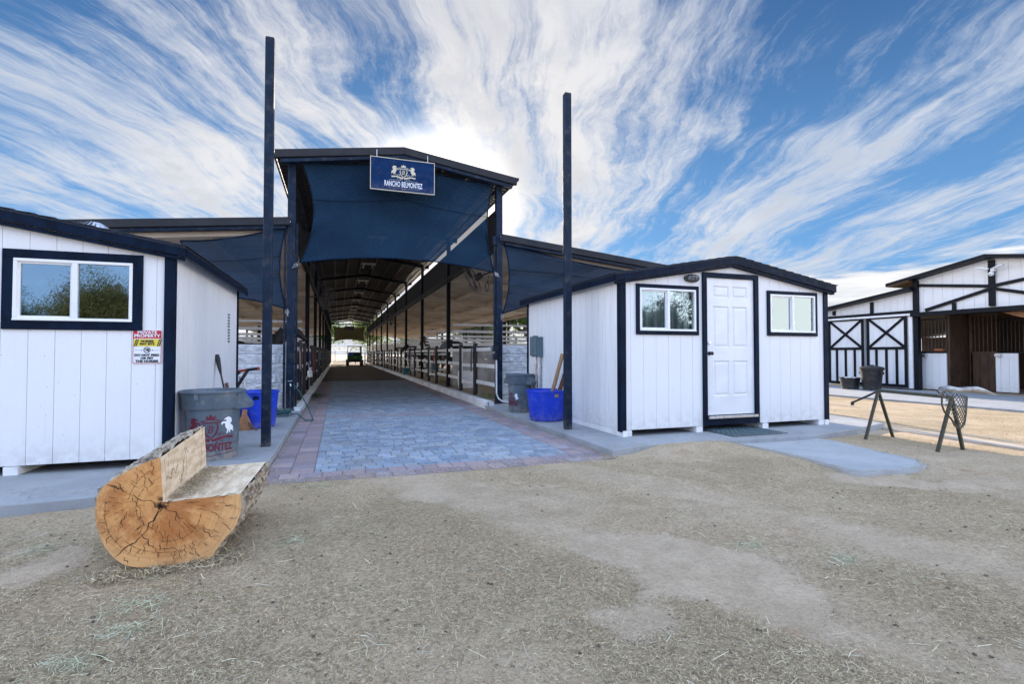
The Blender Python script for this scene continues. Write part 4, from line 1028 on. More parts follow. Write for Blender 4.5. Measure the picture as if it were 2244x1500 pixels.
# door mat
mt = [PZ(*q, SZ+.004) for q in ((1535, 940), (1601, 959.5), (1721, 950), (1655, 937))]
x0_, x1_ = 5.0, 5.98; y0_, y1_ = 5.40, 5.96
x0_, x1_ = (mt[0].x+mt[1].x)/2, (mt[2].x+mt[3].x)/2; y0_, y1_ = (mt[1].y+mt[2].y)/2, (mt[0].y+mt[3].y)/2
dm = thing('door_mat', ((x0_+x1_)/2, (y0_+y1_)/2, SZ), 'dark rubber scroll-pattern door mat in front of the right shed door', 'door mat')
g = MB(); g.box(x0_, x1_, y0_, y1_, SZ+.001, SZ+.007); g.build('backing', M['black'], dm)
g = MB()
for (a, b, c, d) in ((x0_, x1_, y0_, y0_+.03), (x0_, x1_, y1_-.03, y1_), (x0_, x0_+.03, y0_+.03, y1_-.03), (x1_-.03, x1_, y0_+.03, y1_-.03)): g.box(a, b, c, d, SZ+.0075, SZ+.013)
for i in range(11):
    for j in range(6):
        cx = x0_+.06+(x1_-x0_-.12)*(i+.5)/11; cy = y0_+.05+(y1_-y0_-.1)*(j+.5)/6; s = 1 if (i+j) % 2 else -1
        g.tube([(cx+s*.034*math.cos(q*.8), cy+(.034-.003*q)*math.sin(q*.8), SZ+.011) for q in range(8)], .006, 5)
g.build('scroll_pattern', M['elec'], dm)

# ================================================================ BINS AND TUBS
def bin_(x, y, label, rot=0., name='stencilled_bin', rt=.30, rb=.235, h=.74, z0=SZ):
    t = thing(name, (x, y, z0), label, 'trash can')
    prof = [(.001, .012), (rb-.03, .012), (rb, 0), (rb+.012, .03), (rt-.035, h*.74), (rt-.012, h*.74), (rt-.006, h*.755), (rt+.004, h*.965), (rt+.02, h*.965), (rt+.024, h*.985), (rt+.018, h), (rt, h), (rt-.018, h*.96), (rt-.045, h*.7), (rb-.012, .03), (.001, .025)]
    g = MB(); g.lathe((x, y, z0), prof, 56); g.build('body', M['grey_pl'], t, smooth=True)
    for s in (-1, 1):
        a = rot
        ux, uy = math.cos(a)*s, math.sin(a)*s; vx, vy = -math.sin(a), math.cos(a)
        def q(r_, t_, z_): return (x+ux*r_+vx*t_, y+uy*r_+vy*t_, z0+z_)
        g = MB(); w = .095
        vs = [q(rt-.005, -w, h*.95), q(rt-.005, w, h*.95), q(rt+.095, w*.8, h*.80), q(rt+.095, -w*.8, h*.80), q(rt+.085, w*.8, h*.74), q(rt+.085, -w*.8, h*.74), q(rt-.03, w, h*.73), q(rt-.03, -w, h*.73), ]
        g.add(vs, [(0, 1, 2, 3), (3, 2, 4, 5), (5, 4, 6, 7), (1, 6, 4, 2), (0, 3, 5, 7)]); g.build('handle', M['grey_pl'], t, solid=.006)
    g = MB()
    for a in (rot-math.pi/2-.1, rot+math.pi/2):
        g.box(x+(rt+.008)*math.cos(a)-.02, x+(rt+.008)*math.cos(a)+.02, y+(rt+.008)*math.sin(a)-.01, y+(rt+.008)*math.sin(a)+.012, z0+h*.88, z0+h*.97)
    g.build('lug', M['grey_pl'], t)
    return t
def can_map(x, y, ang, zc, k, rfun, z0=SZ):
    def fn(u, v):
        z = zc+v*k; r = rfun(z-z0)+.0035; a = ang+u*k/r; return (x+r*math.cos(a), y+r*math.sin(a), z)
    return fn
def subdiv(shape, maxl=.05):
    vs, fs = shape; bm = bmesh.new(); bv = [bm.verts.new((x, y, 0)) for x, y in vs]
    for f in fs:
        try: bm.faces.new([bv[i] for i in f])
        except ValueError: pass
    for _ in range(3):
        e = [e for e in bm.edges if e.calc_length() > maxl]
        if not e: break
        bmesh.ops.subdivide_edges(bm, edges=e, cuts=1, use_grid_fill=False)
    bmesh.ops.triangulate(bm, faces=bm.faces[:]); bm.verts.index_update()
    r = ([(v.co.x, v.co.y) for v in bm.verts], [tuple(v.index for v in f.verts) for f in bm.faces]); bm.free(); return r
bl = Vector((-1.30, 6.33)); h1 = .74
b1 = bin_(bl.x, bl.y, 'grey plastic trash can stencilled with the ranch crest beside the left shed corner', rot=R(-12))
rf1 = lambda z: .247+(.265-.247)*z/(h1*.74)
fa = math.atan2(-bl.y, -bl.x)+R(2)
mp = can_map(bl.x, bl.y, fa-R(6), SZ+.36, .55, rf1)
g = MB(); decal(g, subdiv(KH[0]), mp)
for s_ in KS: decal(g, subdiv(s_), mp)
tx = text_mesh('RANCHO BELMONTEZ', .15, bold=.004, sx=.62); 
tx = text_mesh('BELMONTEZ', .17, bold=.006, sx=.78); decal(g, subdiv((([(x+.02, y*1.15-.40) for x, y in tx[0]]), tx[1])), mp)
decal(g, subdiv(strip2([(-.35, -.52), (-.1, -.535), (0, -.56), (.1, -.535), (.45, -.51)], .012)), mp)
g.build('crest_stencil', M['maroon'], b1, fix=False)
g = MB(); decal(g, subdiv(KH[1]), mp); g.build('horse_stencil', M['white_paint'], b1, fix=False)
b2x, b2y = 3.36, 9.32
b2 = bin_(b2x, b2y, 'grey plastic trash can with a partly hidden stencil in front of the right block wall', rot=R(-60), rt=.262, rb=.20, h=.74)
rf2 = lambda z: .212+(.228-.212)*z/(h1*.74)
fa2 = math.atan2(-b2y, -b2x)-R(48)
mp = can_map(b2x, b2y, fa2, SZ+.30, .38, rf2)
g = MB(); tx = text_mesh('BELMONTEZ', .17, bold=.006, sx=.78); decal(g, subdiv(([(x-.0, y*1.25-.36) for x, y in tx[0]], tx[1])), mp)
for s_ in KS: decal(g, subdiv(s_), mp)
g.build('crest_stencil', M['maroon'], b2, fix=False)
g = MB(); decal(g, subdiv(KH[1]), mp); g.build('horse_stencil', M['white_paint'], b2, fix=False)

def tub(x, y, r, h, label, slot):
    t = thing('blue_tub', (x, y, SZ), label, 'tub'); rb = r*.84
    g = MB(); g.lathe((x, y, SZ), [(.001, .006), (rb-.05, .004), (rb-.015, .012), (rb, .05), (r-.012, h-.03), (r, h-.03), (r+.004, h-.01), (r-.004, h), (r-.014, h), (r-.02, h-.03), (rb-.02, .05), (.001, .03)], 64)
    g.build('body', M['blue_pl'], t, smooth=True)
    g = MB(); a0 = slot; n = 8; rr = r-.014
    def q(i, z): a = a0+(i-n/2)*.028/ r*.35; return (x+(rr+.008)*math.cos(a), y+(rr+.008)*math.sin(a), SZ+z)
    g.add([q(i, z) for i in range(n+1) for z in (h*.80, h*.89)], [(2*i, 2*i+2, 2*i+3, 2*i+1) for i in range(n)]); g.build('handle_slot', M['navy'] if 'left' in label else M['wood_tan'], t)
    return t
tub(-1.20, 8.72, .325, .56, 'round blue plastic tub standing behind the stencilled bin, left of the drive', math.atan2(-8.72, 1.0))
tub(3.38, 8.02, .35, .52, 'round blue plastic tub holding boards beside the right shed', math.atan2(-8, -2.2)+R(22))
for dx, dy, L, m, lab in ((.02, .16, 1.13, 'wood_tan', 'pale board leaning in the right blue tub against the shed'), (.10, .11, .98, 'wood_brown', 'brown board leaning in the right blue tub beside the pale one')):
    g = MB(); x, y = 3.36+dx, 7.9+dy; g.bar((x, y, SZ+.04), (x+.20, y-.26-.1*dx, SZ+L), .09, .03, (1, 0, 0)); tag(g.build('wooden_board', M[m], loc=(x, y, SZ)), lab, 'board', 'boards leaning in the blue tub')

# leaning tool and board by the left shed
a = PX(475, 779, -1.60); b = PX(493, 862, -1.45)
tl = thing('long_handled_tool', (b.x, b.y, SZ), 'black handled tool leaning on the side wall of the left shed', 'tool')
d = (b-a).normalized(); bb = a+d*((SZ-a.z)/d.z)*.999
g = MB(); g.tube([a+d*.28, bb], .011, 8); g.build('shaft', M['black'], tl, smooth=True)
g = MB(); g.tube([a, a+d*.06, a+d*.22, a+d*.30], [.03, .034, .022, .012], 12); g.build('grip', M['black'], tl, smooth=True)
g = MB(); p = PX(496, 840, -1.57); g.bar((p.x, p.y, p.z), (p.x+.12, p.y+.05, SZ), .10, .03, (1, 0, 0)); tag(g.build('wooden_board', M['wood_brown'], loc=(p.x+.1, p.y, SZ)), 'brown board leaning upright behind the stencilled bin', 'board')
# folding stand with red bar
st = thing('folding_stand', (-1.42, 9.75, SZ), 'folding metal stand with a red top bar and black grips, behind the left blue tub', 'stand')
pa = PY(516, 815, 9.75); pb = PY(566, 808, 9.6)
g = MB(); g.tube([pa, pa.lerp(pb, .6)], .022, 10); g.build('top_bar', M['red_grip'], st, smooth=True)
g = MB(); g.tube([pa.lerp(pb, .5), pb], .026, 10); g.build('grip', M['black'], st, smooth=True)
g = MB(); g.tube([pb-Vector((.01, 0, 0)), pb+Vector((.02, 0, .002))], .028, 10); g.build('grip_end', M['red_grip'], st)
for q, xx in ((.55, -.17), (.2, -.24)):
    p = pa.lerp(pb, q); g = MB(); g.bar(p, p+Vector((xx, 0, -.30)), .03, .05); g.build('brace', M['black'], st)
for dx in (-.03, .06, .13):
    g = MB(); g.bar((pa.x+dx, 9.75, pa.z-.02-dx), (pa.x+dx+.07, 9.78, SZ), .035, .02); g.build('leg', M['chrome'], st)
# leather piece
p = PZ(535, 945, SZ); lt = thing('leather_fender', (p.x, p.y, SZ), 'tan leather saddle fender leaning between the stencilled bin and the blue tub', 'leather strap')
g = MB(); pts = [(-.05, .0), (.07, .0), (.10, .05), (.06, .16), (.02, .23), (.025, .30), (-.04, .31), (-.05, .22), (-.09, .14), (-.10, .05)]
g.prism([(p.x+a, p.y+b*.25, SZ+b) for a, b in pts], (.004, .03, 0)); g.build('panel', M['leather'], lt, bevel=.008)
g = MB(); g.tube([(p.x+.06, p.y, SZ+.13), (p.x+.12, p.y-.01, SZ+.03), (p.x+.18, p.y-.02, SZ+.012)], .012, 8); g.build('strap', M['wood_brown'], lt)

# hose coil and tap
hs = thing('garden_hose', (-.95, 10.3, SZ), 'dark green garden hose coiled at the left barn column and looped over the slab edge', 'hose')
pts = []
for i in range(130):
    a = i*.30; rr = .17+.15*((i*.618/6)%1)*.5+.10*math.sin(i*.053+1)**2; pts.append((-1.12+rr*1.05*math.cos(a), 10.05+rr*.8*math.sin(a), SZ+.014+.0007*i+.01*abs(math.sin(i*.7))))
g = MB(); g.tube(pts, .011, 7); g.build('coil', M['hose'], hs, smooth=True)
g = MB(); g.tube([(-.82, 10.05, SZ+.03), (-.70, 9.9, SZ+.06), (-.55, 9.7, .03), (-.42, 9.75, .02), (-.52, 10.2, .18), (-.72, 10.7, .48), (-.85, 11.05, .60), (-.90, 11.12, .58)], .011, 7); g.build('feed_length', M['hose'], hs, smooth=True)
tp = thing('water_tap', (-.92, 11.13, .5), 'small brass water tap strapped to the left barn column', 'tap')
g = MB(); g.tube([(-.92, 11.16, .1), (-.92, 11.16, .64)], .013, 8); g.build('riser', M['navy_steel'], tp)
g = MB(); g.tube([(-.92, 11.16, .60), (-.91, 11.08, .60), (-.90, 11.06, .56)], .014, 8); g.tube([(-.96, 11.1, .66), (-.88, 11.1, .66)], .008, 6); g.build('spout', M['chrome'], tp)

# outlet boxes + conduit at the right front column
ob = thing('outlet_boxes', (3.42, 11.1, .1), 'pair of weatherproof outlet boxes with white conduit on the right front column', 'outlet box')
for py_ in (764, 782):
    p = PY(1084, py_, 11.12); g = MB(); g.box(p.x-.05, p.x+.06, 11.06, 11.16, p.z-.065, p.z+.065); bxo = g.build('box', M['black'], ob, bevel=.006)
    g = MB(); g.box(p.x-.085, p.x-.052, 11.07, 11.15, p.z-.06, p.z+.06); g.build('cover', M['elec'], bxo, bevel=.01)
p = PY(1087, 790, 11.1)
g = MB(); g.tube([(p.x, 11.07, p.z), (p.x, 11.06, .30), (p.x+.04, 11.04, .19), (p.x+.13, 11.0, .12), (p.x+.34, 10.95, .10)], .018, 10); g.build('conduit', M['white_rail'], ob, smooth=True)

# ================================================================ LOG BENCH
YL0 = 3.37
outl = [(352,1003),(330,1010),(308,1019),(288,1029),(267,1040),(247,1052),(229,1065),(218,1079),(212,1095),(209,1116),(209,1135),(212,1155),(217,1172),(223,1188),(231,1202),(240,1214),(252,1226),(266,1236),(285,1243),(302,1245),(319,1245),(348,1242),(370,1240),(392,1238),(410,1235),(429,1231),(448,1229),(462,1226),(472,1209),(481,1196),(498,1175),(508,1165),(517,1153),(521,1142),(525,1131),(528,1115),(529,1100),(527,1083)]
O0 = [PY(a, b, YL0) for a, b in outl]; pith = PY(357, 1102, YL0)
O0 = [Vector((p.x, 0, max(p.z, -.02))) for p in O0]; pith = Vector((pith.x, 0, pith.z))
cutA = O0[0]; cutB = O0[-1]
LEN = .93
def far(p):   # far end a little larger: the log flares
    q = p-pith; k_ = 1.0+.10*max(0, q.z)/.3+.02
    f_ = Vector((pith.x+q.x*k_+.015, 0, pith.z+q.z*(k_ if q.z > 0 else 1.0)+(.0 if q.z > 0 else 0)))
    if q.z > 0 and q.x < .03: f_.z += .02
    return f_
def jag(i, w): return .012*math.sin(i*2.7+w)*math.sin(i*.9)
lb = thing('log_bench', (pith.x, YL0+LEN/2, 0), 'short tree trunk cut into a seat with a backrest, bark on its sides', 'bench')
NLG = 60
# bark surface along the outline
def smooth_outline(P, n):
    L = [0]
    for a, b in zip(P[:-1], P[1:]): L.append(L[-1]+(b-a).length)
    out = []
    for i in range(n+1):
        s = L[-1]*i/n; j = 0
        while j < len(L)-2 and L[j+1] < s: j += 1
        out.append(P[j].lerp(P[j+1], (s-L[j])/max(L[j+1]-L[j], 1e-6)))
    return out
NO = 150; O1 = smooth_outline(O0, NO)
from mathutils import noise as mn
def bark(u, v):
    p0 = O1[int(round(u*NO))]; p1 = far(p0); p = p0.lerp(p1, v); n = (p-pith).normalized()
    q = Vector((u*26, v*9, 0)); f1 = mn.ridged_multi_fractal(Vector((u*30, v*7, .3)), 1.0, 2.0, 4, 1.0, 2.0)
    e = min(1, v/.03); ev = .35+.65*e
    d = .023*(f1-.9)*ev+.012*mn.noise(Vector((u*9, v*5, 5)))
    p = p+n*((d+.006)*min(1, v/.035)); return (p.x, YL0+.004+v*LEN, max(p.z, -.03) if p.z > -.03 else -.03)
g = MB(); g.grid(bark, NO, 90)
M['bark'] = mat('log_bark', (.46, .38, .28), .9, scale=28, bump=1.0, bscale=80, col2=(.14, .105, .075), stretch=(1, .45, 1), edge=(.38, .60))
g.build('bark', M['bark'], lb, smooth=False)
# end grain face material
def endgrain():
    m = bpy.data.materials.new('end_grain'); m.use_nodes = True; t = NT(m.node_tree); b = bsdf(m)
    co = t.node('ShaderNodeTexCoord').outputs['Object']; x, y, z = t.sep(co)
    px_ = t.math('SUBTRACT', x, pith.x-OFF[lb.name].x); pz_ = t.math('SUBTRACT', z, pith.z)
    w = t.noise(co, 3.2, 5, .6, color=True); w1, w2, _ = t.sep(w)
    qx = t.math('ADD', px_, t.math('MULTIPLY', t.math('SUBTRACT', w1, .5), .09)); qz = t.math('ADD', pz_, t.math('MULTIPLY', t.math('SUBTRACT', w2, .5), .09))
    r = t.math('SQRT', t.math('ADD', t.math('MULTIPLY', qx, qx), t.math('MULTIPLY', qz, qz)))
    th = t.math('ARCTAN2', qz, qx)
    ring_ = t.noise(t.comb(t.math('MULTIPLY', r, 60), 0, 0), 1.0, 4, .7)
    base = t.mix(t.ramp(t.noise(co, 5, 8, .7), .42, .58), (.70, .34, .11), (.44, .15, .03))
    base = t.mix(t.ramp(r, .20, .42, 0, .65), base, (.78, .50, .23))
    base = t.mix(t.ramp(ring_, .38, .62, 0, .38), base, (.40, .18, .06))
    ray_ = t.noise(t.comb(t.math('MULTIPLY', th, 14), t.math('MULTIPLY', r, 3), 0), 1.0, 5, .7)
    base = t.mix(t.ramp(ray_, .5, .72, 0, .35), base, (.70, .48, .25))
    fk = t.noise(t.comb(t.math('MULTIPLY', th, 26), t.math('MULTIPLY', r, 5), 1.7), 1.0, 3, .6)
    ck = t.math('MULTIPLY', t.ramp(fk, .66, .70), t.ramp(t.noise(co, 6, 3, .5), .48, .58))
    core = t.ramp(r, .02, .055, 1, 0); ck = t.math('MAXIMUM', ck, t.math('MULTIPLY', core, t.ramp(t.noise(co, 30, 3, .6), .4, .6)))
    st = t.ramp(t.noise(co, 4.3, 9, .75), .565, .60, 0, .5); base = t.mix(st, base, (.33, .13, .035)); s2 = t.ramp(t.noise(co, 3.1, 7, .7), .30, .40, .6, 0); base = t.mix(s2, base, (.80, .58, .36))
    base = t.mix(t.math('MULTIPLY', ck, .93), base, (.035, .018, .01))
    t.put(b.inputs['Base Color'], base); b.inputs['Roughness'].default_value = .72
    bn = t.node('ShaderNodeBump'); bn.inputs['Strength'].default_value = .9; bn.inputs['Distance'].default_value = .006
    hh = t.math('SUBTRACT', t.math('MULTIPLY', t.noise(co, 55, 5, .7), .5), t.math('MULTIPLY', ck, 1.6)); t.put(bn.inputs['Height'], hh); t.put(b.inputs['Normal'], bn.outputs[0]); return m
M['endgrain'] = endgrain()
g = MB(); ring0 = [(p.x, YL0, p.z) for p in O1]+[(pith.x, YL0, pith.z)]
bm = bmesh.new(); vv = [bm.verts.new(p) for p in ring0]; bm.faces.new(vv); bmesh.ops.triangulate(bm, faces=bm.faces[:]); bm.verts.index_update()
g.add([v.co[:] for v in bm.verts], [tuple(v.index for v in f.verts) for f in bm.faces]); bm.free()
base_v, base_f = list(g.v), list(g.f)
OPX = [((a-150)/.3667, (b-750)/.3667) for a, b in outl]+[(565, 960)]
def inside_px(p):
    c = False; n = len(OPX)
    for i in range(n):
        a, b = OPX[i], OPX[i-1]
        if (a[1] > p[1]) != (b[1] > p[1]) and p[0] < (b[0]-a[0])*(p[1]-a[1])/(b[1]-a[1])+a[0]: c = not c
    return c
def crack(a, b, w, jit=.010, n=9):
    """a drying split: a dark sliver from a to b (pixels in the photo's end face), widest near its middle"""
    pa_, pb_ = PY(a[0], a[1], YL0), PY(b[0], b[1], YL0); d = pb_-pa_; nrm = Vector((-d.z, 0, d.x)).normalized(); vs = []
    j = 0.
    for i in range(n+1):
        t_ = i/n; j = j*.6+random.uniform(-jit, jit)*math.sin(math.pi*t_); p = pa_+d*t_+nrm*j; ww = .95*w*(.15+math.sin(math.pi*min(1, t_*.9+.1)))*random.uniform(.6, 1.2)/2
        vs += [(p.x+nrm.x*ww, YL0-.0012, p.z+nrm.z*ww), (p.x-nrm.x*ww, YL0-.0012, p.z-nrm.z*ww)]
    g.add(vs, [(2*i, 2*i+1, 2*i+3, 2*i+2) for i in range(n)])
TT = lambda x, y: (150+x*.3667, 750+y*.3667)
for a, b, w in (((550,985),(430,1165),.006),((430,1165),(275,1295),.006),((555,975),(350,900),.004),((350,900),(225,848),.006),((560,960),(640,940),.005),((565,985),(505,1105),.005),((580,1000),(700,1060),.004),((700,1060),(775,1140),.003),((640,1010),(665,1080),.003),
    ((380,925),(430,1020),.003),((430,1020),(440,1110),.0035),((440,1110),(415,1165),.003),((350,1010),(290,1110),.003),((250,860),(300,905),.003),((290,840),(320,880),.003),((190,1150),(250,1120),.003),((180,1080),(230,1070),.003),((225,1210),(260,1150),.003),((430,1150),(520,1235),.005),((520,1235),(540,1290),.004),((540,1240),(700,1245),.003),
    ((740,1190),(770,1260),.0035),((600,1150),(590,1230),.003),((660,1130),(690,1185),.003),((540,1130),(560,1200),.003),((800,1090),(860,1170),.0035),((850,1010),(930,1060),.003),((900,960),(1000,985),.003),((920,1080),(975,1130),.0035),((840,1160),(905,1175),.003),((700,960),(790,950),.003),((860,930),(1010,905),.004),((450,800),(480,900),.003),((400,780),(425,840),.003),((500,720),(510,800),.003),
    ((320,1050),(300,1150),.0025),((480,870),(550,800),.002),((600,1060),(620,1120),.003),((690,1210),(700,1290),.003),((760,1250),(775,1300),.003),((640,1250),(632,1325),.003),((470,1190),(450,1270),.003),((380,1200),(340,1270),.003),((330,1290),(355,1330),.004),((1010,1050),(960,1060),.004),((210,950),(260,960),.003),((205,1010),(255,1005),.0025),
    ((555,985),(505,960),.010),((545,985),(590,1000),.012),((550,960),(560,1005),.012),((530,990),(575,975),.010)): crack(TT(*a), TT(*b), w)
for i in range(110):
    th_ = random.uniform(0, 6.283); r0_ = random.uniform(120, 370); L_ = random.uniform(18, 70); c_, s_2 = math.cos(th_), math.sin(th_)
    pts_ = [(560+c_*q, 975+s_2*q) for q in (r0_, r0_+L_)]
    if inside_px(pts_[1]): crack(TT(*pts_[0]), TT(*pts_[1]), random.uniform(.0012, .0028), .004, 5)
for rr_, t0_, t1_ in ((155,1.9,3.9),(230,.2,1.6),(300,1.1,2.4),(210,3.3,4.4),(340,2.2,3.2)):
    q_ = [(560+rr_*(1+.05*math.sin(3*t))*math.cos(t), 975+rr_*(1+.05*math.sin(3*t))*math.sin(t)) for t in [t0_+(t1_-t0_)*i/9 for i in range(10)]]
    for a, b in zip(q_[:-1], q_[1:]):
        if inside_px(a) and inside_px(b): crack(TT(*a), TT(*b), .0025, .002, 3)
ne = g.build('near_end', M['endgrain'], lb, fix=False)
M['crack'] = mat('split_shadow_wood', (.075, .032, .014), .9); ne.data.materials.append(M['crack'])
for p_ in ne.data.polygons[len(base_f):]: p_.material_index = 1
g = MB(); g.v = base_v; g.f = base_f
g2 = MB(); g2.add([(far(Vector((x, 0, z))).x, YL0+LEN, far(Vector((x, 0, z))).z) for x, y, z in g.v], g.f); g2.build('far_end', M['endgrain'], lb)
def sawn():
    m = mat('sawn_wood', (.88, .72, .52), .7, scale=4, col2=(.66, .48, .29), bump=.35, bscale=60, stretch=(6, 1.2, 6)); t = NT(m.node_tree); b = bsdf(m)
    co = t.node('ShaderNodeTexCoord').outputs['Object']; x, y, z = t.sep(co); old = b.inputs['Base Color'].links[0].from_socket
    vn = t.node('ShaderNodeTexVoronoi', feature='DISTANCE_TO_EDGE'); vn.inputs['Scale'].default_value = 1
    wv = t.noise(co, 4, 4, .6, color=True); a_, b_, c_ = t.sep(wv)
    t.put(vn.inputs['Vector'], t.comb(t.math('ADD', t.math('MULTIPLY', x, 7), a_), t.math('ADD', t.math('MULTIPLY', y, 8.5), b_), t.math('ADD', t.math('MULTIPLY', z, 2.6), c_)))
    ck = t.math('MULTIPLY', t.ramp(vn.outputs[0], .0, .03, 1, 0), t.ramp(t.noise(co, 4, 3, .5), .40, .50)); c = t.mix(t.math('MULTIPLY', ck, .8), old, (.10, .06, .035))
    st = t.ramp(t.noise(co, 6, 6, .7), .55, .75, 0, .5); c = t.mix(st, c, (.36, .23, .12)); t.put(b.inputs['Base Color'], c); return m
M['sawn'] = sawn()
fp, fa_, fb = far(pith), far(cutA), far(cutB)
def quad(name, a, b, c_, d_, wob=.006):
    g = MB(); g.grid(lambda u, v: (lambda p: (p.x, p.y, p.z))((a*(1-u)+b*u)*(1-v)+(d_*(1-u)+c_*u)*v+Vector((wob*mn.noise(Vector((u*4, v*5, 1))), 0, wob*mn.noise(Vector((u*5, v*4, 9)))))), 14, 20); return g.build(name, M['sawn'], lb)
P3 = lambda p, y: Vector((p.x, y, p.z))
quad('backrest_face', P3(pith, YL0), P3(cutA, YL0), P3(fa_, YL0+LEN), P3(fp, YL0+LEN), .004)
quad('seat_face', P3(pith, YL0), P3(cutB, YL0), P3(fb, YL0+LEN), P3(fp, YL0+LEN), .004)
# straw caught on the seat
def seat_pt():
    t_ = random.random(); q = abs(random.gauss(0, .09)); return (pith.x+.012+q, YL0+.05+t_*(LEN-.08))
sl = (cutB.z-pith.z)/(cutB.x-pith.x)
tag(straw('seat_straw', 1500, seat_pt, .015, .05, .003, [(.40, .31, .19), (.30, .23, .15), (.5, .42, .28)], lambda x, y: pith.z+.004+(x-pith.x)*sl+.006*random.random()), 'brown straw caught in the corner of the log bench seat', 'straw')
def foot_pt():
    i = random.random(); return (O0[9].x+(O0[-1].x-O0[9].x)*i+random.gauss(0, .03), YL0-.03+random.gauss(0, .05)) if random.random() < .6 else ((O0[-6].x+random.gauss(-.12, .06)), YL0+random.random()*LEN)
tag(straw('bench_straw', 2600, foot_pt, .03, .09, .003, SC, lambda x, y: gz(x, y)+.02*random.random(), .3), 'longer straw piled against the foot of the log bench', 'straw')

# ================================================================ ROPING DUMMY
rd = thing('roping_dummy', (7.3, 4.7, 0), 'green steel sawhorse roping dummy with steer horns and a cord mesh head on the dirt', 'roping dummy')
def leg_(a, b):
    g = MB(); g.bar(a, b, .034, .02); g.bar(Vector(a)+Vector((0, .014, 0)), Vector(b)+Vector((0, .014, 0)), .012, .03); g.build('leg', M['rust_green'], rd)
tf = PY(1925, 857, 5.15); tn = Vector((7.23, 4.2, .70))
l1 = PZ(1897, 965); l2 = PZ(1957, 958); l3 = PZ(2055, 991); l4 = PZ(2111, 987)
tn = PY(2086, 872, (l3.y+l4.y)/2)
leg_(tf, l1); leg_(tf, l2); leg_(tn, l3); leg_(tn, l4)
g = MB(); g.bar(tf, tn, .05, .035); d = tn-tf
for i in range(24): p = tf+d*(i+.5)/24; g.box(p.x-.008, p.x+.008, p.y-.008, p.y+.008, p.z+.018, p.z+.024)
g.build('beam', M['rust_green'], rd)
e = PX(1868, 883, 7.38); m1 = PX(1900, 869, 7.33)
g = MB(); g.tube([tf, m1, e+Vector((-.02, -.05, .02)), e, e+Vector((0, 0, -.04))], [.014, .016, .014, .022, .024], 8); g.build('tail', M['black'], rd, smooth=True)
hy = tn.y-.12
hp = [PY(a, b, hy) for a, b in ((2070, 871), (2060, 862), (2063, 854), (2078, 852), (2100, 856), (2120, 854), (2140, 853), (2160, 858), (2182, 866))]
g = MB(); g.tube(hp, [.012, .03, .036, .036, .034, .034, .032, .024, .006], 12); g.build('horns', M['horn'], rd, smooth=True)
hr = [PY(a, b, hy) for a, b in ((2052, 856), (2064, 868), (2064, 888), (2070, 904), (2084, 918), (2098, 936), (2106, 938), (2114, 926), (2117, 905), (2119, 870))]
g = MB(); g.tube(hr, .010, 8); g.tube([PY(2084, 918, hy), PY(2092, 934, hy-.03), PY(2104, 941, hy-.05), PY(2114, 930, hy-.02)], .009, 8); g.build('head_ring', M['rust_green'], rd, smooth=True)
def inside(p, poly):
    c = False; n = len(poly)
    for i in range(n):
        a, b = poly[i], poly[i-1]
        if (a[1] > p[1]) != (b[1] > p[1]) and p[0] < (b[0]-a[0])*(p[1]-a[1])/(b[1]-a[1])+a[0]: c = not c
    return c
poly = [(p.x, p.z) for p in hr]; xs_ = [p[0] for p in poly]; zs_ = [p[1] for p in poly]
g = MB(); stp = .060; cx0 = min(xs_); cz0 = min(zs_)
for s in (-1, 1):
    for i in range(-30, 40):
        run = []
        for j in range(90):
            x = cx0+i*stp+j*.008; z = (cz0+j*.008) if s > 0 else (max(zs_)-j*.008)
            if inside((x, z), poly):
                u_ = (x-cx0)/(max(xs_)-cx0); run.append((x, hy-.09*math.sin(math.pi*u_)*(.4+.6*(z-cz0)/(max(zs_)-cz0)), z))
            elif len(run) > 1: g.tube(run, .0042, 4); run = []
            else: run = []
        if len(run) > 1: g.tube(run, .0042, 4)
g.build('head_mesh', M['cord'], rd)

# ================================================================ SECOND BARN (faces the drive, facade plane x = 17.5)
FX = 17.5
b2n = thing('stable_building', (FX, 9, 0), 'white stable with dark timber framing, sliding doors and an open centre aisle, at the right', 'stable')
def fy(px, py, X=FX): p = PX(px, py, X); return (p.y, p.z)
yc = 9.07; yE = 11.04; zPk = fy(2176, 566)[1]; zEv = fy(2013, 614)[1]; zW0 = fy(2009, 637)[1]; zW1 = fy(1815, 683)[1]; yW1 = fy(1815, 683)[0]
kw = (zW0-zW1)/(yW1-yE)
zDoor = fy(2013, 690)[1]
# gable wall above the opening
g = MB(); kg = (zPk-zEv)/(yE-yc)
boards(g, yc-(yE-yc)-.02, yE+.02, zDoor, lambda y: zPk-kg*abs(y-yc), [], lambda y, d, z: (FX+d, y, z), .27, dep=.012, gw=.014); g.build('gable_wall', M['siding'], b2n)
g = MB(); boards(g, yE+.06, 19.5, .08, lambda y: zW0-kw*(y-yE), [], lambda y, d, z: (FX+d, y, z), .22, dep=.012, gw=.012, ph=.1); g.build('wing_wall', M['siding'], b2n)
def beam(a, b, w=.11, x=FX-.03, name='timber', m='navy_brown'):
    g = MB(); g.bar((x, a[0], a[1]), (x, b[0], b[1]), w, .05, (1, 0, 0)); return g.build(name, M[m], b2n)
g = MB(); g.box(FX-.10, FX+.05, yE-.06, yE+.08, .05, zEv-.02); g.build('post', M['navy_brown'], b2n)
beam((yc, zDoor+.1), (yc, zPk-.05), .15, FX-.035)
P2 = lambda px, py: fy(px, py)
beam((yE, zEv-.17), (yc, fy(2180, 627)[1]), .09, FX-.032)
beam((yE-.25, zDoor+.12), (yc, fy(2180, 632)[1]), .09, FX-.038)
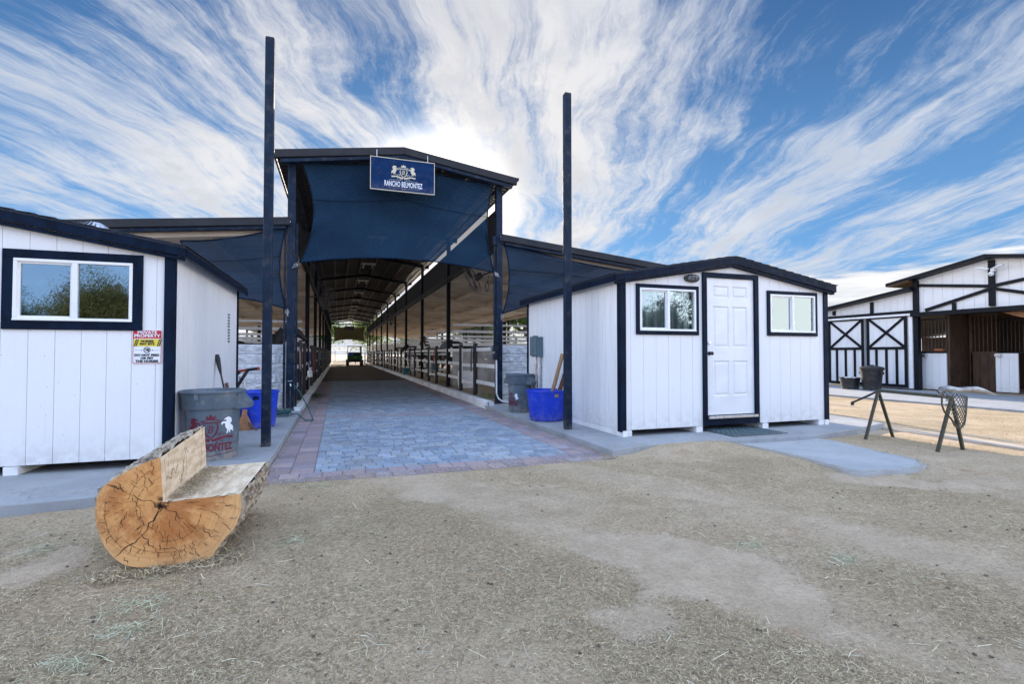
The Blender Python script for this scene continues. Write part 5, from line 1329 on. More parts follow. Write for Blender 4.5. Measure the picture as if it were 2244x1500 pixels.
beam((2*yc-yE, zEv-.17), (yc, fy(2180, 627)[1]), .09, FX-.032); beam((2*yc-yE+.25, zDoor+.12), (yc, fy(2180, 632)[1]), .09, FX-.038)
beam((fy(2092, 662)[0], zDoor+.05), (fy(2092, 662)[0], fy(2092, 664)[1]), .1, FX-.026)
g = MB(); g.box(FX-.22, FX+.02, 2*yc-yE-.2, yE+.09, zDoor-.07, zDoor+.06); g.build('door_header', M['navy_brown'], b2n)
# wing timbers
zz = fy(1950, 685)[1]
beam((yE+.1, fy(2005, 683)[1]), (19, fy(2005, 683)[1]-.02), .085, FX-.028)
for px_ in (1912, 1829): y_ = fy(px_, 680)[0]; beam((y_, fy(px_, 692)[1]), (y_, zW0-kw*(y_-yE)-.05), .10, FX-.034)
# roofs with eaves (thick, overhanging towards -x)
def slab_roof(y0, z0, y1, z1, x0, x1, th, name='roof'):
    g = MB(); g.prism([(x0, y0, z0), (x0, y1, z1), (x0, y1, z1+th), (x0, y0, z0+th)], (x1-x0, 0, 0)); return g.build(name, M['navy_brown'], b2n)
ov = .75
slab_roof(yc, zPk, yE+ov, zPk-kg*(yE+ov-yc), FX-.35, FX+14, .10); slab_roof(yc, zPk, 2*yc-yE-ov, zPk-kg*(yE+ov-yc), FX-.35, FX+14, .10)
slab_roof(yE+.05, zW0+.01, 20, zW0-kw*(20-yE)+.01, FX-.30, FX+14, .10)
slab_roof(2*yc-yE-.05, zW0+.01, 2*yc-20, zW0-kw*(20-yE)+.01, FX-.30, FX+14, .10)
g = MB(); z_ = zPk-kg*(yE+ov-yc); g.prism([(FX-.33, yE+.09, zEv-.02), (FX-.33, yE+ov, z_-.012), (FX-.33, yE+ov, z_-.003), (FX-.33, yE+.09, zEv-.006)], (12, 0, 0)); g.build('soffit', M['wood_tan'], b2n)
# sliding doors
def slide_door(pxa, pxb, ytop, lab):
    (ya, za), (yb, zb) = fy(pxa, ytop), fy(pxb, ytop); zt = za; z0 = .12
    y0, y1 = min(ya, yb), max(ya, yb); x = FX-.11
    g = MB(); boards(g, y0, y1, z0, lambda y: zt, [], lambda y, d, z: (x+d, y, z), .22, dep=.01, gw=.012); d = g.build('sliding_door', M['siding'], b2n)
    zm = z0+(zt-z0)*.54; fr = MB(); w = .09; xf = x-.016
    def bb(a, b, ww=w, xx=xf): fr.bar((xx, *a), (xx, *b), ww, .028, (1, 0, 0))
    bb((y0, z0+.045), (y1, z0+.045)); bb((y0, zt-.045), (y1, zt-.045)); bb((y0+.045, z0+.09), (y0+.045, zt-.09)); bb((y1-.045, z0+.09), (y1-.045, zt-.09)); bb((y0+.09, zm), (y1-.09, zm))
    bb((y0+.1, zm+.05), (y1-.1, zt-.1), .08, xf-.004); bb((y0+.1, zt-.1), (y1-.1, zm+.05), .08, xf+.003)
    for q in (.25, .5, .75): yq = y0+(y1-y0)*q; bb((yq, z0+.09), (yq, zm-.045), .075)
    fr.build('door_frame', M['navy_brown'], d)
slide_door(1820, 1898, 702, ''); slide_door(1904, 1993, 696, '')
g = MB(); g.box(FX-.2, FX-.02, fy(1995, 700)[0]-.16, 16.2, fy(1995, 692)[1]-.01, fy(1995, 692)[1]+.05); g.build('door_track', M['white_rail'], b2n)
g = MB(); g.box(FX-.14, FX-.02, fy(1999, 700)[0]-.08, fy(1999, 700)[0]+.03, .1, fy(1999, 692)[1]-.02); g.build('door_stop', M['white_rail'], b2n)
# inside: floor, dark walls, stall fronts with bars
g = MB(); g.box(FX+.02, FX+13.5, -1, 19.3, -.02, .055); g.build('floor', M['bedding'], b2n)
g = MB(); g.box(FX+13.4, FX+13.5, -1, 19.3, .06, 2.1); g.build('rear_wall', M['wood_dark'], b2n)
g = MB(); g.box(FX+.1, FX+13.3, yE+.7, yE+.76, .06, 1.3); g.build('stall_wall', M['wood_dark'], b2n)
def stall(xa, xb, y, door_col, px=None, bars=True):
    g = MB(); g.box(xa, xb, y, y+.05, .06, 1.32); g.build('stall_door', M[door_col], b2n, bevel=.01)
    g = MB()
    n = int((xb-xa)/.10)
    for i in range(n+1): x = xa+(xb-xa)*i/n; g.tube([(x, y+.02, 1.32), (x, y+.02, 2.45)], .013, 6)
    g.bar((xa, y+.02, 1.35), (xb, y+.02, 1.35), .04, .05); g.bar((xa, y+.02, 2.45), (xb, y+.02, 2.45), .04, .05); g.build('grille', M['black_post'], b2n)
# first grille just inside the left jamb (parallel to the facade), half doors
def stall_f(pxa, pxb, X, door, bar=True, tp=(775, 857), gb=(700, 770), col='siding'):
    (ya, _), (yb, _) = fy(pxa, 800, X), fy(pxb, 800, X); y0, y1 = min(ya, yb), max(ya, yb)
    zt = fy((pxa+pxb)/2, tp[0], X)[1]
    if door: g = MB(); boards(g, y0, y1, .09, lambda y: zt, [], lambda y, d, z: (X+d, y, z), .2, dep=.01, gw=.01); dd = g.build('stall_door', M[col], b2n)
    if bar:
        g = MB(); z0, z1 = zt+.03, fy((pxa+pxb)/2, gb[0], X)[1]; n = int((y1-y0)/.095)
        for i in range(n+1): y = y0+(y1-y0)*i/n; g.tube([(X+.02, y, z0), (X+.02, y, z1)], .014, 6)
        g.bar((X+.02, y0, z0), (X+.02, y1, z0), .05, .05); g.bar((X+.02, y0, z1), (X+.02, y1, z1), .05, .05); g.build('grille', M['wood_dark'] if col != 'siding' else M['black_post'], b2n)
stall_f(2021, 2074, FX+.3, True)
stall_f(2128, 2184, FX+1.2, True, True, (775, 857), (690, 770), 'wood_dark')
stall_f(2182, 2231, FX+.9, True, False)
stall_f(2183, 2300, FX+2.4, False, True)
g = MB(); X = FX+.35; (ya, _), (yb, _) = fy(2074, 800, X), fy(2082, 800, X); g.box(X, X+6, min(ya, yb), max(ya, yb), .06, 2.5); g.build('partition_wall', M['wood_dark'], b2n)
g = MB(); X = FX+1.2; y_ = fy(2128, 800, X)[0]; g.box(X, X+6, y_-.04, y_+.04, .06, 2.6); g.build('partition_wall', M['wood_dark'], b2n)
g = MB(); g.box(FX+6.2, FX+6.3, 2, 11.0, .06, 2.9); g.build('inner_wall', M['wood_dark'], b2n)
for (px_, py_, X) in ((2060, 767, FX+.25), ):
    p = PX(px_, py_, X); g = MB(); g.box(X-.1, X+.04, p.y-.12, p.y+.12, p.z-.04, p.z+.03); g.build('feed_tray', M['orange'], b2n, bevel=.02)
p = PX(2025, 779, FX+.2); g = MB(); g.box(p.x-.02, p.x+.08, p.y-.05, p.y+.05, p.z-.05, p.z+.04); g.build('latch', M['chrome'], b2n)
p = PX(2184, 779, FX+.8); g = MB(); g.box(p.x-.02, p.x+.08, p.y-.08, p.y+.05, p.z-.04, p.z+.04); g.build('latch', M['chrome'], b2n)
# rolled canvas under the header
g = MB(); g.grid(lambda u, v: (FX+.2, 8.95-u*1.5, zDoor-.08-.22*math.sin(math.pi*u)*v), 20, 4); g.build('canvas_swag', M['leather'], b2n, smooth=True, solid=.01)
# floodlight camera on the gable
p = fy(2182, 592); cm = thing('security_camera', (FX-.1, p[0], p[1]), 'white twin floodlight security camera on the gable post of the stable', 'security camera')
g = MB(); g.box(FX-.16, FX-.07, p[0]-.05, p[0]+.05, p[1]-.05, p[1]+.05); g.build('mount', M['cam_white'], cm, bevel=.015)
for s in (-1, 1):
    g = MB(); g.bar((FX-.2, p[0]+s*.06, p[1]+.03), (FX-.24, p[0]+s*.30, p[1]+.09), .10, .05); g.build('floodlight', M['cam_white'], cm, bevel=.015)
g = MB(); g.lathe((FX-.2, p[0], p[1]-.12), [(.001, -.07), (.05, -.05), (.07, 0), (.05, .05), (.001, .07)], 16); g.build('lens_ball', M['cam_white'], cm, smooth=True)
g = MB(); g.lathe((FX-.25, p[0]+.0, p[1]-.14), [(.001, -.02), (.025, 0), (.001, .02)], 10); g.build('lens', M['black'], cm)

# lidded bin and rubber tub on the apron
p = PZ(1912, 857, .05); x, y = p.x+.25, p.y+.2; lb2 = thing('lidded_bin', (x, y, .05), 'black lidded plastic bin in front of the stable sliding doors', 'trash can')
g = MB(); g.lathe((x, y, .05), [(.001, 0), (.24, 0), (.31, .64), (.335, .64), (.335, .68), (.30, .68)], 28); g.build('body', M['black'], lb2, smooth=True)
g = MB(); g.lathe((x, y, .05), [(.35, .67), (.35, .71), (.30, .745), (.12, .775), (.001, .78)], 28); g.box(x-.1, x+.1, y-.02, y+.02, .83, .86); g.build('lid', M['black'], lb2, smooth=True)
for s in (-1, 1): g = MB(); g.box(x-.06, x+.06, y+s*.30-.03, y+s*.36, .56, .64); g.build('handle', M['black'], lb2)
p = PZ(1857, 854, .05); x, y = p.x+.25, p.y+.1; rt = thing('rubber_tub', (x, y, .05), 'low black rubber feed tub beside the lidded bin', 'tub')
g = MB(); g.lathe((x, y, .05), [(.001, .01), (.24, 0), (.29, .36), (.31, .36), (.315, .38), (.285, .38), (.24, .05), (.001, .04)], 28); g.build('body', M['black'], rt, smooth=True)
g = MB()
for i in range(9): a = i*.7; g.lathe((x+.14*math.cos(a), y+.14*math.sin(a), .38+.02*math.sin(i)), [(.001, -.04), (.06, -.02), (.07, .02), (.001, .05)], 8)
g.build('contents', M['white_rail'], rt, smooth=True)

# ================================================================ HORSES
def coat(name, c, c2=None): return mat(name, c, .55, scale=3, col2=c2 or tuple(q*.4 for q in c), edge=(.3, .7), bump=.1, bscale=200)
M['c_black'] = coat('black_coat', (.012, .009, .008)); M['c_bay'] = coat('bay_coat', (.085, .032, .016)); M['c_dark'] = coat('dark_bay_coat', (.03, .014, .009))
M['hair'] = mat('black_hair', (.008, .007, .007), .6, bump=.5, bscale=150); M['fly'] = mat('grey_fly_mask', (.22, .23, .27), .8); M['red_tape'] = mat('red_halter', (.35, .02, .03), .6)
def horse_mesh(head):
    """standing horse facing +x, withers about 1.55 m; head: up / level / low"""
    V_ = []; E = []; RR = []
    def ad(p, r, prev=None):
        V_.append(p); RR.append(r if isinstance(r, tuple) else (r, r)); i = len(V_)-1
        if prev is not None: E.append((prev, i))
        return i
    root = ad((-.12, 0, 1.17), (.30, .33)); hip = ad((-.48, 0, 1.24), (.29, .31), root); rump = ad((-.74, 0, 1.23), (.21, .23), hip); ad((-.86, 0, 1.20), (.10, .13), rump)
    sh = ad((.28, 0, 1.18), (.27, .34), root); ch = ad((.52, 0, 1.16), (.22, .29), sh)
    H_ = {'up': [((.70, 0, 1.42), (.13, .20)), ((.86, 0, 1.62), (.10, .155)), ((1.00, 0, 1.82), (.085, .12)), ((1.10, 0, 1.90), (.085, .095)), ((1.26, 0, 1.78), (.085, .105)), ((1.42, 0, 1.62), (.06, .07)), ((1.50, 0, 1.55), (.05, .055))],
          'level': [((.74, 0, 1.34), (.13, .19)), ((.96, 0, 1.44), (.10, .15)), ((1.14, 0, 1.50), (.085, .12)), ((1.24, 0, 1.52), (.085, .095)), ((1.40, 0, 1.38), (.085, .105)), ((1.52, 0, 1.20), (.06, .07)), ((1.58, 0, 1.11), (.05, .055))],
          'low': [((.76, 0, 1.18), (.13, .19)), ((.98, 0, 1.06), (.10, .15)), ((1.14, 0, .90), (.085, .12)), ((1.20, 0, .80), (.085, .095)), ((1.24, 0, .62), (.085, .105)), ((1.27, 0, .44), (.06, .07)), ((1.28, 0, .34), (.05, .055))]}[head]
    pr = ch
    for p, r in H_: pr = ad(p, r, pr)
    for s in (-1, 1):
        a = ad((.46, s*.15, .88), .115, ch); a = ad((.47, s*.15, .55), .060, a); a = ad((.47, s*.15, .46), .052, a); a = ad((.47, s*.15, .18), .034, a); a = ad((.50, s*.15, .10), .038, a); a = ad((.53, s*.15, .02), .058, a)
        a = ad((-.52, s*.14, .90), .155, hip); a = ad((-.46, s*.14, .74), .095, a); a = ad((-.62, s*.14, .52), .060, a); a = ad((-.60, s*.14, .42), .050, a); a = ad((-.58, s*.14, .18), .036, a); a = ad((-.55, s*.14, .10), .038, a); a = ad((-.52, s*.14, .02), .058, a)
    me = bpy.data.meshes.new('hm'); me.from_pydata(V_, E, []); o = bpy.data.objects.new('hm', me); COL.objects.link(o)
    md = o.modifiers.new('s', 'SKIN'); md.branch_smoothing = .6
    for i, r in enumerate(RR): me.skin_vertices[0].data[i].radius = r
    me.skin_vertices[0].data[0].use_root = True
    sb = o.modifiers.new('u', 'SUBSURF'); sb.levels = 2; sb.render_levels = 2
    dg = bpy.context.evaluated_depsgraph_get(); dg.update(); m2 = bpy.data.meshes.new_from_object(o.evaluated_get(dg)); bpy.data.objects.remove(o)
    body = MB(); body.add([v.co[:] for v in m2.vertices], [tuple(p.vertices) for p in m2.polygons]); bpy.data.meshes.remove(m2)
    poll = Vector(H_[3][0]); mu = Vector(H_[6][0]); hd = (mu-poll).normalized(); upv = Vector((hd.z, 0, -hd.x)); upv = -upv if upv.z < 0 and head != 'low' else upv
    if head == 'low': upv = Vector((1, 0, 0)) if False else Vector((hd.z, 0, -hd.x))
    top = (poll-Vector(H_[2][0])).normalized(); back_ = -hd
    for s in (-1, 1):      # ears as part of the body surface
        b = poll+back_*.03+Vector((0, s*.055, 0)); body.tube([b, b+back_*.07+Vector((0, s*.02, 0)), b+back_*.15+Vector((.02, s*.012, 0))], [.03, .032, .004], 8)
    mane = MB(); pts = [Vector(H_[i][0]) for i in (0, 1, 2, 3)]
    for i in range(3):
        a, b = pts[i], pts[i+1]; d = (b-a).normalized(); n = Vector((-d.z, 0, d.x))
        for j in range(7):
            p = a.lerp(b, j/7)+n*(H_[i][1][1]*.92); q = p-n*random.uniform(.10, .18)+Vector((0, random.choice((-1, 1))*random.uniform(.08, .12), -.05)); mane.tube([p+n*.02, p.lerp(q, .5)+Vector((0, 0, .0)), q], [.03, .022, .004], 5)
    tail = MB(); tail.tube([(-.90, 0, 1.25), (-.99, 0, 1.15), (-1.02, 0, .85), (-1.0, 0, .50), (-.98, 0, .40)], [.035, .06, .075, .06, .008], 10)
    eye = MB()
    for s in (-1, 1): p = poll+hd*.16+Vector((0, s*.078, 0)); eye.lathe(p, [(.001, -.018), (.018, 0), (.001, .018)], 8)
    hoof = MB()
    for x, y in ((.53, .15), (.53, -.15), (-.52, .14), (-.52, -.14)): hoof.lathe((x, y, 0), [(.001, 0), (.068, 0), (.058, .075), (.001, .08)], 12)
    return body, mane, tail, eye, hoof, H_
HM = {}
def place_horse(x, y, rot, head, coatm, label, z=.10, extra=None, scale=1.0):
    t = thing('horse', (0, 0, 0), label, 'horse')
    body, mane, tail, eye, hoof, H_ = horse_mesh(head)
    OFF[t.name] = Vector((0, 0, 0))
    body.build('body', M[coatm], t, smooth=True); mane.build('mane', M['hair'], t, smooth=True); tail.build('tail', M['hair'], t, smooth=True); eye.build('eye', M['black'], t, smooth=True); hoof.build('hoof', M['black'], t)
    if extra: extra(t, H_)
    t.location = (x, y, z); t.rotation_euler = (0, 0, rot); t.scale = (scale,)*3; return t
def fly_mask(t, H_):
    p = [Vector(H_[i][0]) for i in (3, 4, 5)]; g = MB(); g.tube([p[0]-(p[1]-p[0])*.35, p[0], p[0].lerp(p[1], .5), p[1], p[1].lerp(p[2], .5)], [.09, .115, .125, .118, .10], 14, cap=False); g.build('fly_mask', M['fly'], t, smooth=True)
def halter(t, H_):
    p = [Vector(H_[i][0]) for i in (3, 4, 5)]; g = MB()
    for q, r in ((p[0].lerp(p[1], .25), .108), (p[1].lerp(p[2], .5), .10)):
        d = (p[2]-p[0]).normalized(); s = Vector((0, 1, 0)); n = d.cross(s); g.tube([q+s*r*math.cos(i*.42)+n*r*1.12*math.sin(i*.42) for i in range(16)], .010, 6)
    g.build('halter', M['red_tape'], t)
place_horse(-2.75, 12.6, R(172), 'level', 'c_dark', 'dark bay horse rump showing over the left block wall beside the left shed')
place_horse(-2.15, 13.6, R(2), 'up', 'c_black', 'black horse with its head up behind the left barn column', scale=.93)
place_horse(5.75, 12.9, R(-8), 'level', 'c_dark', 'dark horse rump showing over the right block wall behind the right shed')
place_horse(5.15, 19.0, R(183), 'level', 'c_dark', 'dark bay horse in a grey fly mask hanging its head at the right stall front', extra=fly_mask)
place_horse(4.55, 25.2, R(232), 'up', 'c_bay', 'bay horse looking down the aisle with ears pricked over the rails', scale=.98)
place_horse(4.9, 29.2, R(178), 'level', 'c_black', 'black horse with a red halter standing beyond the alert bay horse', extra=halter)
place_horse(5.2, 36.0, R(170), 'level', 'c_dark', 'dark horse far down the right hand stalls')
place_horse(-2.9, 24.5, R(-5), 'up', 'c_bay', 'bay horse in the second stall row on the left of the aisle')
place_horse(-2.8, 36, R(5), 'level', 'c_black', 'black horse far down the left hand stalls')

# ---------------------------------------------------------------- tack on rails
def tack(x, y, z, col, L, label, side=1):
    t = thing('hanging_halter', (x, y, z), label, 'halter'); m = M[col]
    g = MB()
    for i in range(5):
        a = random.uniform(-.05, .05); w = random.uniform(.02, .06); l = L*random.uniform(.6, 1)
        g.tube([(x, y, z), (x+side*.02, y-w+a, z-l*.35), (x+side*.03, y+a, z-l), (x+side*.02, y+w+a, z-l*.35), (x, y, z)], .011, 6)
    g.build('strap', m, t)
    g = MB(); g.tube([(x+side*.03, y+.04*math.cos(i*.5), z-L*.5+.04*math.sin(i*.5)) for i in range(14)], .005, 5); g.build('ring', M['chrome'], t)
M['t_tan'] = mat('tan_webbing', (.42, .22, .16), .8); M['t_purple'] = mat('purple_webbing', (.10, .04, .32), .7); M['t_pink'] = mat('pink_webbing', (.42, .08, .11), .7); M['t_navy'] = mat('blue_webbing', (.03, .05, .25), .7); M['t_blue'] = mat('pale_blue_webbing', (.12, .35, .55), .7); M['t_grey'] = mat('grey_webbing', (.35, .36, .40), .7)
for (y, z, c, L, lab) in ((12.6, 1.36, 't_tan', .55, 'tan halter hanging on the first left stall rail'), (13.25, .95, 'black', .6, 'black lead ropes hanging from the first left round post'), (16.6, 1.36, 't_purple', .7, 'purple halter and rope hanging on the second left column'),
                     (19.2, 1.36, 't_pink', .8, 'pink halter hanging beyond the purple one on the left rails'), (20.9, 1.36, 'red_tape', .75, 'red lead rope hanging beyond the pink halter on the left rails'), (24.6, 1.36, 't_grey', .7, 'grey halter hanging on the left rails'), (27.0, 1.36, 't_blue', .6, 'pale blue halter farthest down the left rails')):
    tack(BX0+.07, y, z, c, L, lab)
for (y, z, c, L, lab) in ((13.25, 1.42, 'black', .75, 'black lead ropes and halter on the nearest right round post'), (18.9, 1.38, 'red_tape', .7, 'red and pink halter on a right stall post near the masked horse'), (26.2, 1.36, 't_navy', .6, 'blue halter bundle on the right rails before the teal bucket'), (33.5, .9, 't_navy', .3, 'small blue halter far down the right rails')):
    tack(BX1-.12, y, z, c, L, lab, -1)
# buckets and jug
def bucket(x, y, z, r, h, m, lab):
    t = thing('bucket', (x, y, z), lab, 'bucket'); g = MB(); g.lathe((x, y, z), [(.001, 0), (r*.8, 0), (r, h), (r*1.06, h), (r*1.06, h-.02), (r*.95, h-.01), (r*.78, .02), (.001, .02)], 20); g.build('body', M[m], t, smooth=True)
    g = MB(); g.tube([(x, y+r*math.cos(a), z+h+r*.7*math.sin(a)) for a in [math.pi*i/10 for i in range(11)]], .005, 5); g.build('handle', M['chrome'], t)
bucket(BX1-.28, 25.9, .17, .19, .33, 'teal_pl', 'teal bucket hanging low on the right stall rails'); bucket(3.85, 17.9, .8, .15, .3, 'black', 'black bucket hung inside the second right stall'); bucket(3.9, 21.6, .5, .17, .35, 'teal_pl', 'teal bucket hung inside the third right stall')
jug = thing('spray_bottle', (BX0+.12, 17.1, .45), 'white spray bottle hung on the left rails below the purple halter', 'bottle')
g = MB(); g.lathe((BX0+.13, 16.2, .52), [(.001, 0), (.065, 0), (.07, .03), (.07, .17), (.03, .22), (.02, .25)], 16); g.build('bottle', M['white_vinyl'], jug, smooth=True)
g = MB(); g.box(BX0+.09, BX0+.19, 16.18, 16.22, .77, .80); g.tube([(BX0+.1, 16.2, .80), (BX0+.08, 16.2, .95)], .006, 5); g.build('trigger', M['white_vinyl'], jug)
# feed barrel and tubs in stalls
t = thing('feed_barrel', (4.35, 16.3, .1), 'white plastic half barrel inside the first right stall', 'barrel'); g = MB(); g.lathe((4.0, 16.2, .1), [(.001, 0), (.28, 0), (.30, .1), (.31, .5), (.29, .55), (.26, .5), (.001, .1)], 28); g.build('body', M['white_rail'], t, smooth=True)

# ---------------------------------------------------------------- fans
M['fan_wire'] = mat('fan_wire', (.16, .16, .16), .5, .3)
def fan(p, r, ax, anchor, label):
    p = Vector(p); ax = Vector(ax).normalized(); t = thing('barn_fan', p, label, 'fan')
    s = ax.cross(Vector((0, 0, 1))).normalized(); u = s.cross(ax)
    c = lambda a, rr, d: p+ax*d+(s*math.cos(a)+u*math.sin(a))*rr
    g = MB()
    for rr, d in ((r, 0), (r, .10), (r*.97, .14), (r*.55, .17), (r*.28, .18), (r*.75, -.04)): g.tube([c(i*2*math.pi/36, rr, d) for i in range(37)], .004 if rr < r else .008, 5)
    for i in range(28): a = i*2*math.pi/28; g.tube([c(a, r*.2, .18), c(a, r*.6, .17), c(a, r, .10), c(a, r, 0), c(a, r*.7, -.05), c(a, r*.15, -.08)], .0022, 4)
    g.build('cage', M['fan_wire'], t)
    for k_ in range(3):
        g = MB(); a = k_*2.094; g.add([c(a-.1, r*.12, .02), c(a+.2, r*.12, .06), c(a+.45, r*.85, .09), c(a-.15, r*.85, .0)], [(0, 1, 2, 3)]); g.build('blade', M['black_post'], t, solid=.004)
    g = MB(); g.tube([p-ax*.22, p-ax*.02], .085, 14); g.build('motor', M['black'], t, smooth=True)
    g = MB(); g.tube([p-ax*.15, Vector(anchor)], .022, 8); g.build('arm', M['black_post'], t)
    return t
f1 = fan((3.38, 12.9, 3.20), .36, (-.80, .42, -.42), (3.53, 11.5, 3.2), 'wire cage fan behind the lower right corner of the big shade sail')
g = MB(); pts = []
for i in range(60): a = i*.42; pts.append((3.44+.04*math.cos(a), 11.9+.03*math.sin(a*.7), 2.86+.12*math.sin(a)))
g.tube(pts, .008, 5); g.tube([(3.44, 11.9, 2.95), (3.42, 11.7, 3.1), (3.50, 11.4, 3.0)], .008, 5); g.build('cable', M['black'], f1)
fan((-.42, 18.3, 3.12), .38, (.93, -.30, -.28), (-.9, 17.0, 3.0), 'wire cage fan on the left side above the aisle')
fan((3.0, 32.0, 3.3), .38, (-.8, -.5, -.2), (3.5, 34, 3.1), 'wire cage fan on the right side halfway down the aisle')
fan((2.9, 56.0, 3.3), .38, (-.8, -.5, -.2), (3.5, 57, 3.1), 'wire cage fan on the right side near the far end of the aisle')
fan((-.3, 56.0, 3.3), .38, (.8, -.5, -.2), (-.9, 57, 3.1), 'wire cage fan on the left side near the far end of the aisle')

# ---------------------------------------------------------------- utility vehicle
ux, uy = 1.50, 51.0; uv = thing('utility_vehicle', (ux, uy, 0), 'green and black roofed utility vehicle seen from behind down the aisle', 'utility vehicle')
g = MB(); g.box(ux-.70, ux+.70, uy, uy+1.15, .68, 1.02); g.box(ux-.66, ux+.66, uy-.02, uy, .72, .98); bed = g.build('cargo_bed', M['green_veh'], uv, bevel=.02)
g = MB()
decal(g, strip2([(.07*math.cos(i*.45), .07*math.sin(i*.45)) for i in range(14)], .02, True), lambda x, y: (ux+x, uy-.024, .87+y)); g.build('badge', M['yellow_sign'], bed, fix=False)
g = MB(); g.box(ux-.68, ux+.68, uy+.05, uy+2.7, .38, .66); g.box(ux-.62, ux+.62, uy+1.2, uy+1.7, .66, 1.15); g.build('chassis', M['black'], uv, bevel=.03)
g = MB(); g.prism([(ux-.6, uy+2.0, .45), (ux+.6, uy+2.0, .45), (ux+.6, uy+2.0, 1.05), (ux-.6, uy+2.0, 1.05)], (0, .9, -.1)); g.build('hood', M['green_veh'], uv, bevel=.05)
g = MB(); g.box(ux-.70, ux+.70, uy+1.0, uy+2.4, 1.90, 1.97); g.build('roof', M['black'], uv, bevel=.03)
for s in (-1, 1):
    g = MB(); g.tube([(ux+s*.66, uy+1.15, .7), (ux+s*.64, uy+1.15, 1.9), (ux+s*.62, uy+2.1, 1.9), (ux+s*.66, uy+2.5, 1.1)], .028, 8); g.build('roll_bar', M['black'], uv)
    g = MB(); g.box(ux+s*.60-.05, ux+s*.60+.05, uy-.03, uy-.005, .60, .66); g.build('tail_light', M['red_grip'], uv)
    for yy in (.45, 2.3):
        g = MB(); g.lathe((0, 0, 0), [(.12, -.13), (.28, -.13), (.32, -.09), (.32, .09), (.28, .13), (.12, .13)], 24); g.v = [(ux+s*.66+z, uy+yy+x, .32+y) for x, y, z in g.v]; w = g.build('wheel', M['rubber'], uv, smooth=True)
        g = MB(); g.lathe((0, 0, 0), [(.001, -.10), (.12, -.10), (.12, .10), (.001, .10)], 16); g.v = [(ux+s*.66+z, uy+yy+x, .32+y) for x, y, z in g.v]; g.build('rim', M['chrome'], w)
g = MB(); g.box(ux-.6, ux+.6, uy+1.55, uy+1.7, .9, 1.35); g.build('seat_back', M['black'], uv, bevel=.04)
g = MB(); g.box(ux-.62, ux-.18, uy+.08, uy+.55, 1.025, 1.25); tag(g.build('blue_box', M['blue_pl'], loc=(ux-.4, uy+.3, 1.03), bevel=.02), 'blue crate riding in the cargo bed of the utility vehicle', 'crate')

# far end yard: pipe fence, gate, pale awning
def rail_fence(p0, p1, n, zs, h, label, name='yard_fence', grp=None):
    p0 = Vector(p0); p1 = Vector(p1); t = thing(name, (p0+p1)/2, label, 'fence', grp)
    for z in zs: g = MB(); g.bar(p0+Vector((0, 0, z)), p1+Vector((0, 0, z)), .03, .10); g.build('rail', M['white_rail'], t)
    for i in range(n+1): p = p0.lerp(p1, i/n); g = MB(); g.bar(p+Vector((0, .05, 0)), p+Vector((0, .05, h)), .09, .09); g.build('post', M['black_post'], t)
rail_fence((-14, 82, 0), (22, 82, 0), 16, (.3, .6, .9, 1.2, 1.5), 1.7, 'white rail fence across the yard beyond the far end of the aisle')
rail_fence((3.0, 63.5, 0), (1.9, 63.0, 0), 2, (.3, .75, 1.25), 1.35, 'open white gate swung into the aisle near the far end', 'swing_gate')
an = thing('pale_awning', (-1.5, 78, 0), 'pale flat awning roof beyond the far end of the aisle', 'awning')
g = MB(); g.box(-6, 3.2, 77, 80, 2.35, 2.55); g.build('roof', M['white_rail'], an)
for x in (-5.8, -1.5, 3.0): g = MB(); g.box(x-.05, x+.05, 77.1, 77.2, 0, 2.35); g.build('post', M['black_post'], an)

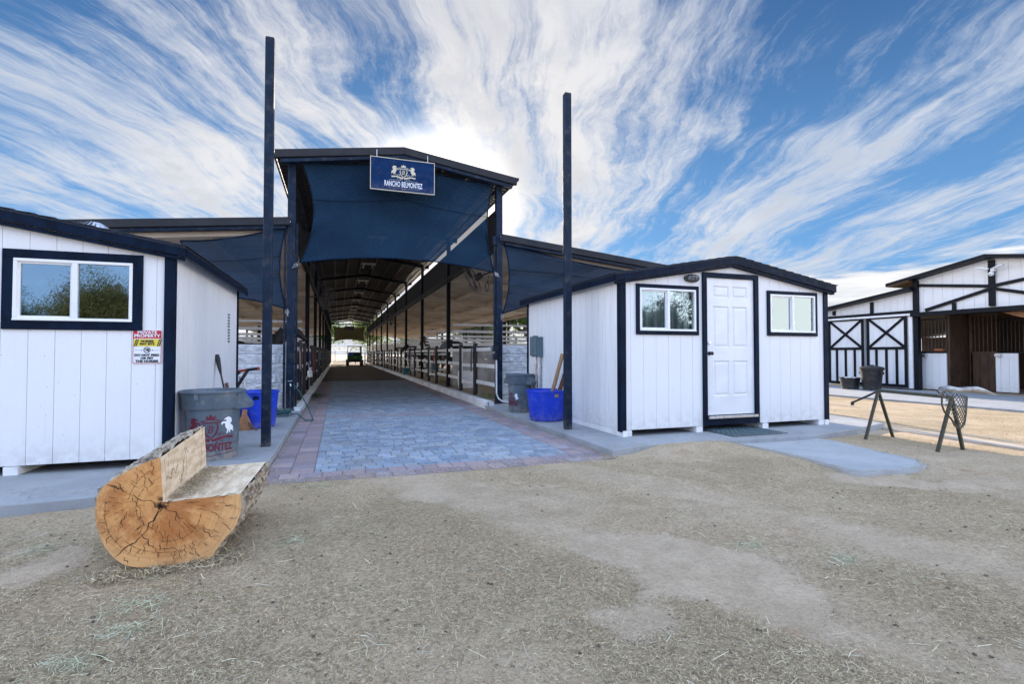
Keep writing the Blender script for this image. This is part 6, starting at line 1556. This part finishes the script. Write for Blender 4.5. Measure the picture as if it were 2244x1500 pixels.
# ================================================================ TREES
def tree(x, y, h, cr, n, cols, label, seed, trunk=.25, name='tree', base=.28, leaf=.16):
    rnd = random.Random(seed); t = thing(name, (x, y, 0), label, 'tree')
    g = MB(); tips = []
    def limb(p, d, L, r, lev):
        pts = [p]; q = Vector(p); dd = Vector(d).normalized(); k_ = 4
        for i in range(k_):
            dd = (dd+Vector((rnd.uniform(-.25, .25), rnd.uniform(-.25, .25), rnd.uniform(-.05, .2)))).normalized(); q = q+dd*L/k_; pts.append(q.copy())
        g.tube(pts, [r*(1-.55*i/k_) for i in range(k_+1)], 7 if lev < 2 else 5)
        if lev >= 2: tips.append((pts[-1], L)); tips.append((pts[-2], L))
        if lev < 3:
            for i in range(4 if lev else 6):
                a = rnd.uniform(0, 6.28); sp = rnd.uniform(.5, 1.1); nd = (dd+Vector((math.cos(a)*sp, math.sin(a)*sp, rnd.uniform(-.1, .5)))).normalized(); limb(pts[rnd.choice((2, 3, 4)) if lev else rnd.choice((3, 4))], nd, L*rnd.uniform(.55, .8), r*.5, lev+1)
    limb(Vector((x, y, 0)), (0, 0, 1), h*base*1.4, trunk, 0); g.build('trunk', M['bark_tree'], t, smooth=True)
    c = Vector((x, y, h*.62)); lf = MB(); V_ = []; Fc = []; C_ = []
    T = [tp for tp, _ in tips]
    # clump centres: the branch tips plus scattered ones inside the crown volume
    cl = []
    for tp in T:
        v = tp-c; s = math.sqrt((v.x/cr)**2+(v.y/cr)**2+(v.z/(h*.42))**2); cl.append(c+v/max(s, 1.0))
    for i in range(70):
        while True:
            v = Vector((rnd.uniform(-1, 1), rnd.uniform(-1, 1), rnd.uniform(-1, 1)))
            if .35 < v.length < 1: break
        cl.append(c+Vector((v.x*cr, v.y*cr, v.z*h*.40)))
    for i in range(n):
        cc = rnd.choice(cl); sz = cr*(.17 if leaf > .06 else .12); p = cc+Vector((rnd.gauss(0, sz), rnd.gauss(0, sz), rnd.gauss(0, sz*.75)))
        nrm = Vector((rnd.gauss(0, 1), rnd.gauss(0, 1), rnd.gauss(.4, 1))).normalized(); a = nrm.orthogonal().normalized(); b = nrm.cross(a); l = leaf*rnd.uniform(.6, 1.3)
        o = len(V_); V_ += [tuple(p-a*l), tuple(p+b*l*.45), tuple(p+a*l), tuple(p-b*l*.45)]; Fc.append((o, o+1, o+2, o+3)); q = rnd.uniform(.7, 1.25); cb = rnd.choice(cols); C_.append(tuple(z*q for z in cb))
    lf.v = V_; lf.f = Fc; lf.c = C_; lf.build('crown', M['leaf'], t)
    return t
GR = [(.07, .15, .02), (.10, .20, .03), (.14, .25, .04), (.05, .10, .02)]; OL = [(.12, .13, .06), (.16, .17, .08), (.09, .10, .05)]; DG = [(.035, .055, .02), (.05, .075, .025), (.07, .09, .03)]
tree(13.6, 34, 7.5, 3.6, 9000, GR, 'bright green leafy tree beyond the fence right of the barn column', 1)
tree(13.0, 50, 6.5, 3.2, 6000, OL, 'pale olive tree beyond the right hand stalls', 2)
tree(18.5, 66, 7, 3.8, 5000, OL, 'grey-green tree farther back beyond the right hand fence', 3)
tree(-2.5, 98, 8, 4.2, 6000, GR, 'green tree behind the left part of the far yard fence', 4, leaf=.22)
tree(5.5, 104, 9, 4.8, 7000, [(.16, .2, .03), (.2, .24, .05), (.1, .15, .03)], 'yellow-green tree behind the far yard fence at the end of the aisle', 5, leaf=.22)
tree(12.5, 96, 8, 4, 6000, GR, 'green tree at the right of the far yard', 6, leaf=.22)
tree(-10, 92, 8, 4, 4000, OL, 'olive tree at the left of the far yard', 9, leaf=.22)
# the trees behind the photographer, seen mirrored in the shed windows
tree(-7.6, -9, 4.1, 1.8, 42000, [(.13, .12, .035), (.17, .14, .05), (.08, .09, .03)], 'brownish olive tree mirrored in the right pane of the left shed window', 11, leaf=.032)
tree(-12.9, -15, 3.9, 1.7, 26000, DG, 'dark green tree mirrored in the left pane of the left shed window', 12, leaf=.038)
tree(-10.6, -15.5, 4.2, 1.5, 24000, DG, 'dark tree mirrored just left of the brownish one in the left shed window', 13, leaf=.038)
tree(16.4, -9, 4.9, 1.5, 14000, DG, 'slim dark tree mirrored in the left window of the right shed', 14, leaf=.05)
tree(15.0, -10.5, 3.9, 1.7, 12000, GR, 'green tree mirrored beside the slim one in the right shed window', 15, leaf=.05)
for o in S.objects:
    if o.parent is None and 'label' in o and len(o['label'].split()) > 16: print('LONG', o.name, len(o['label'].split()), o['label'])
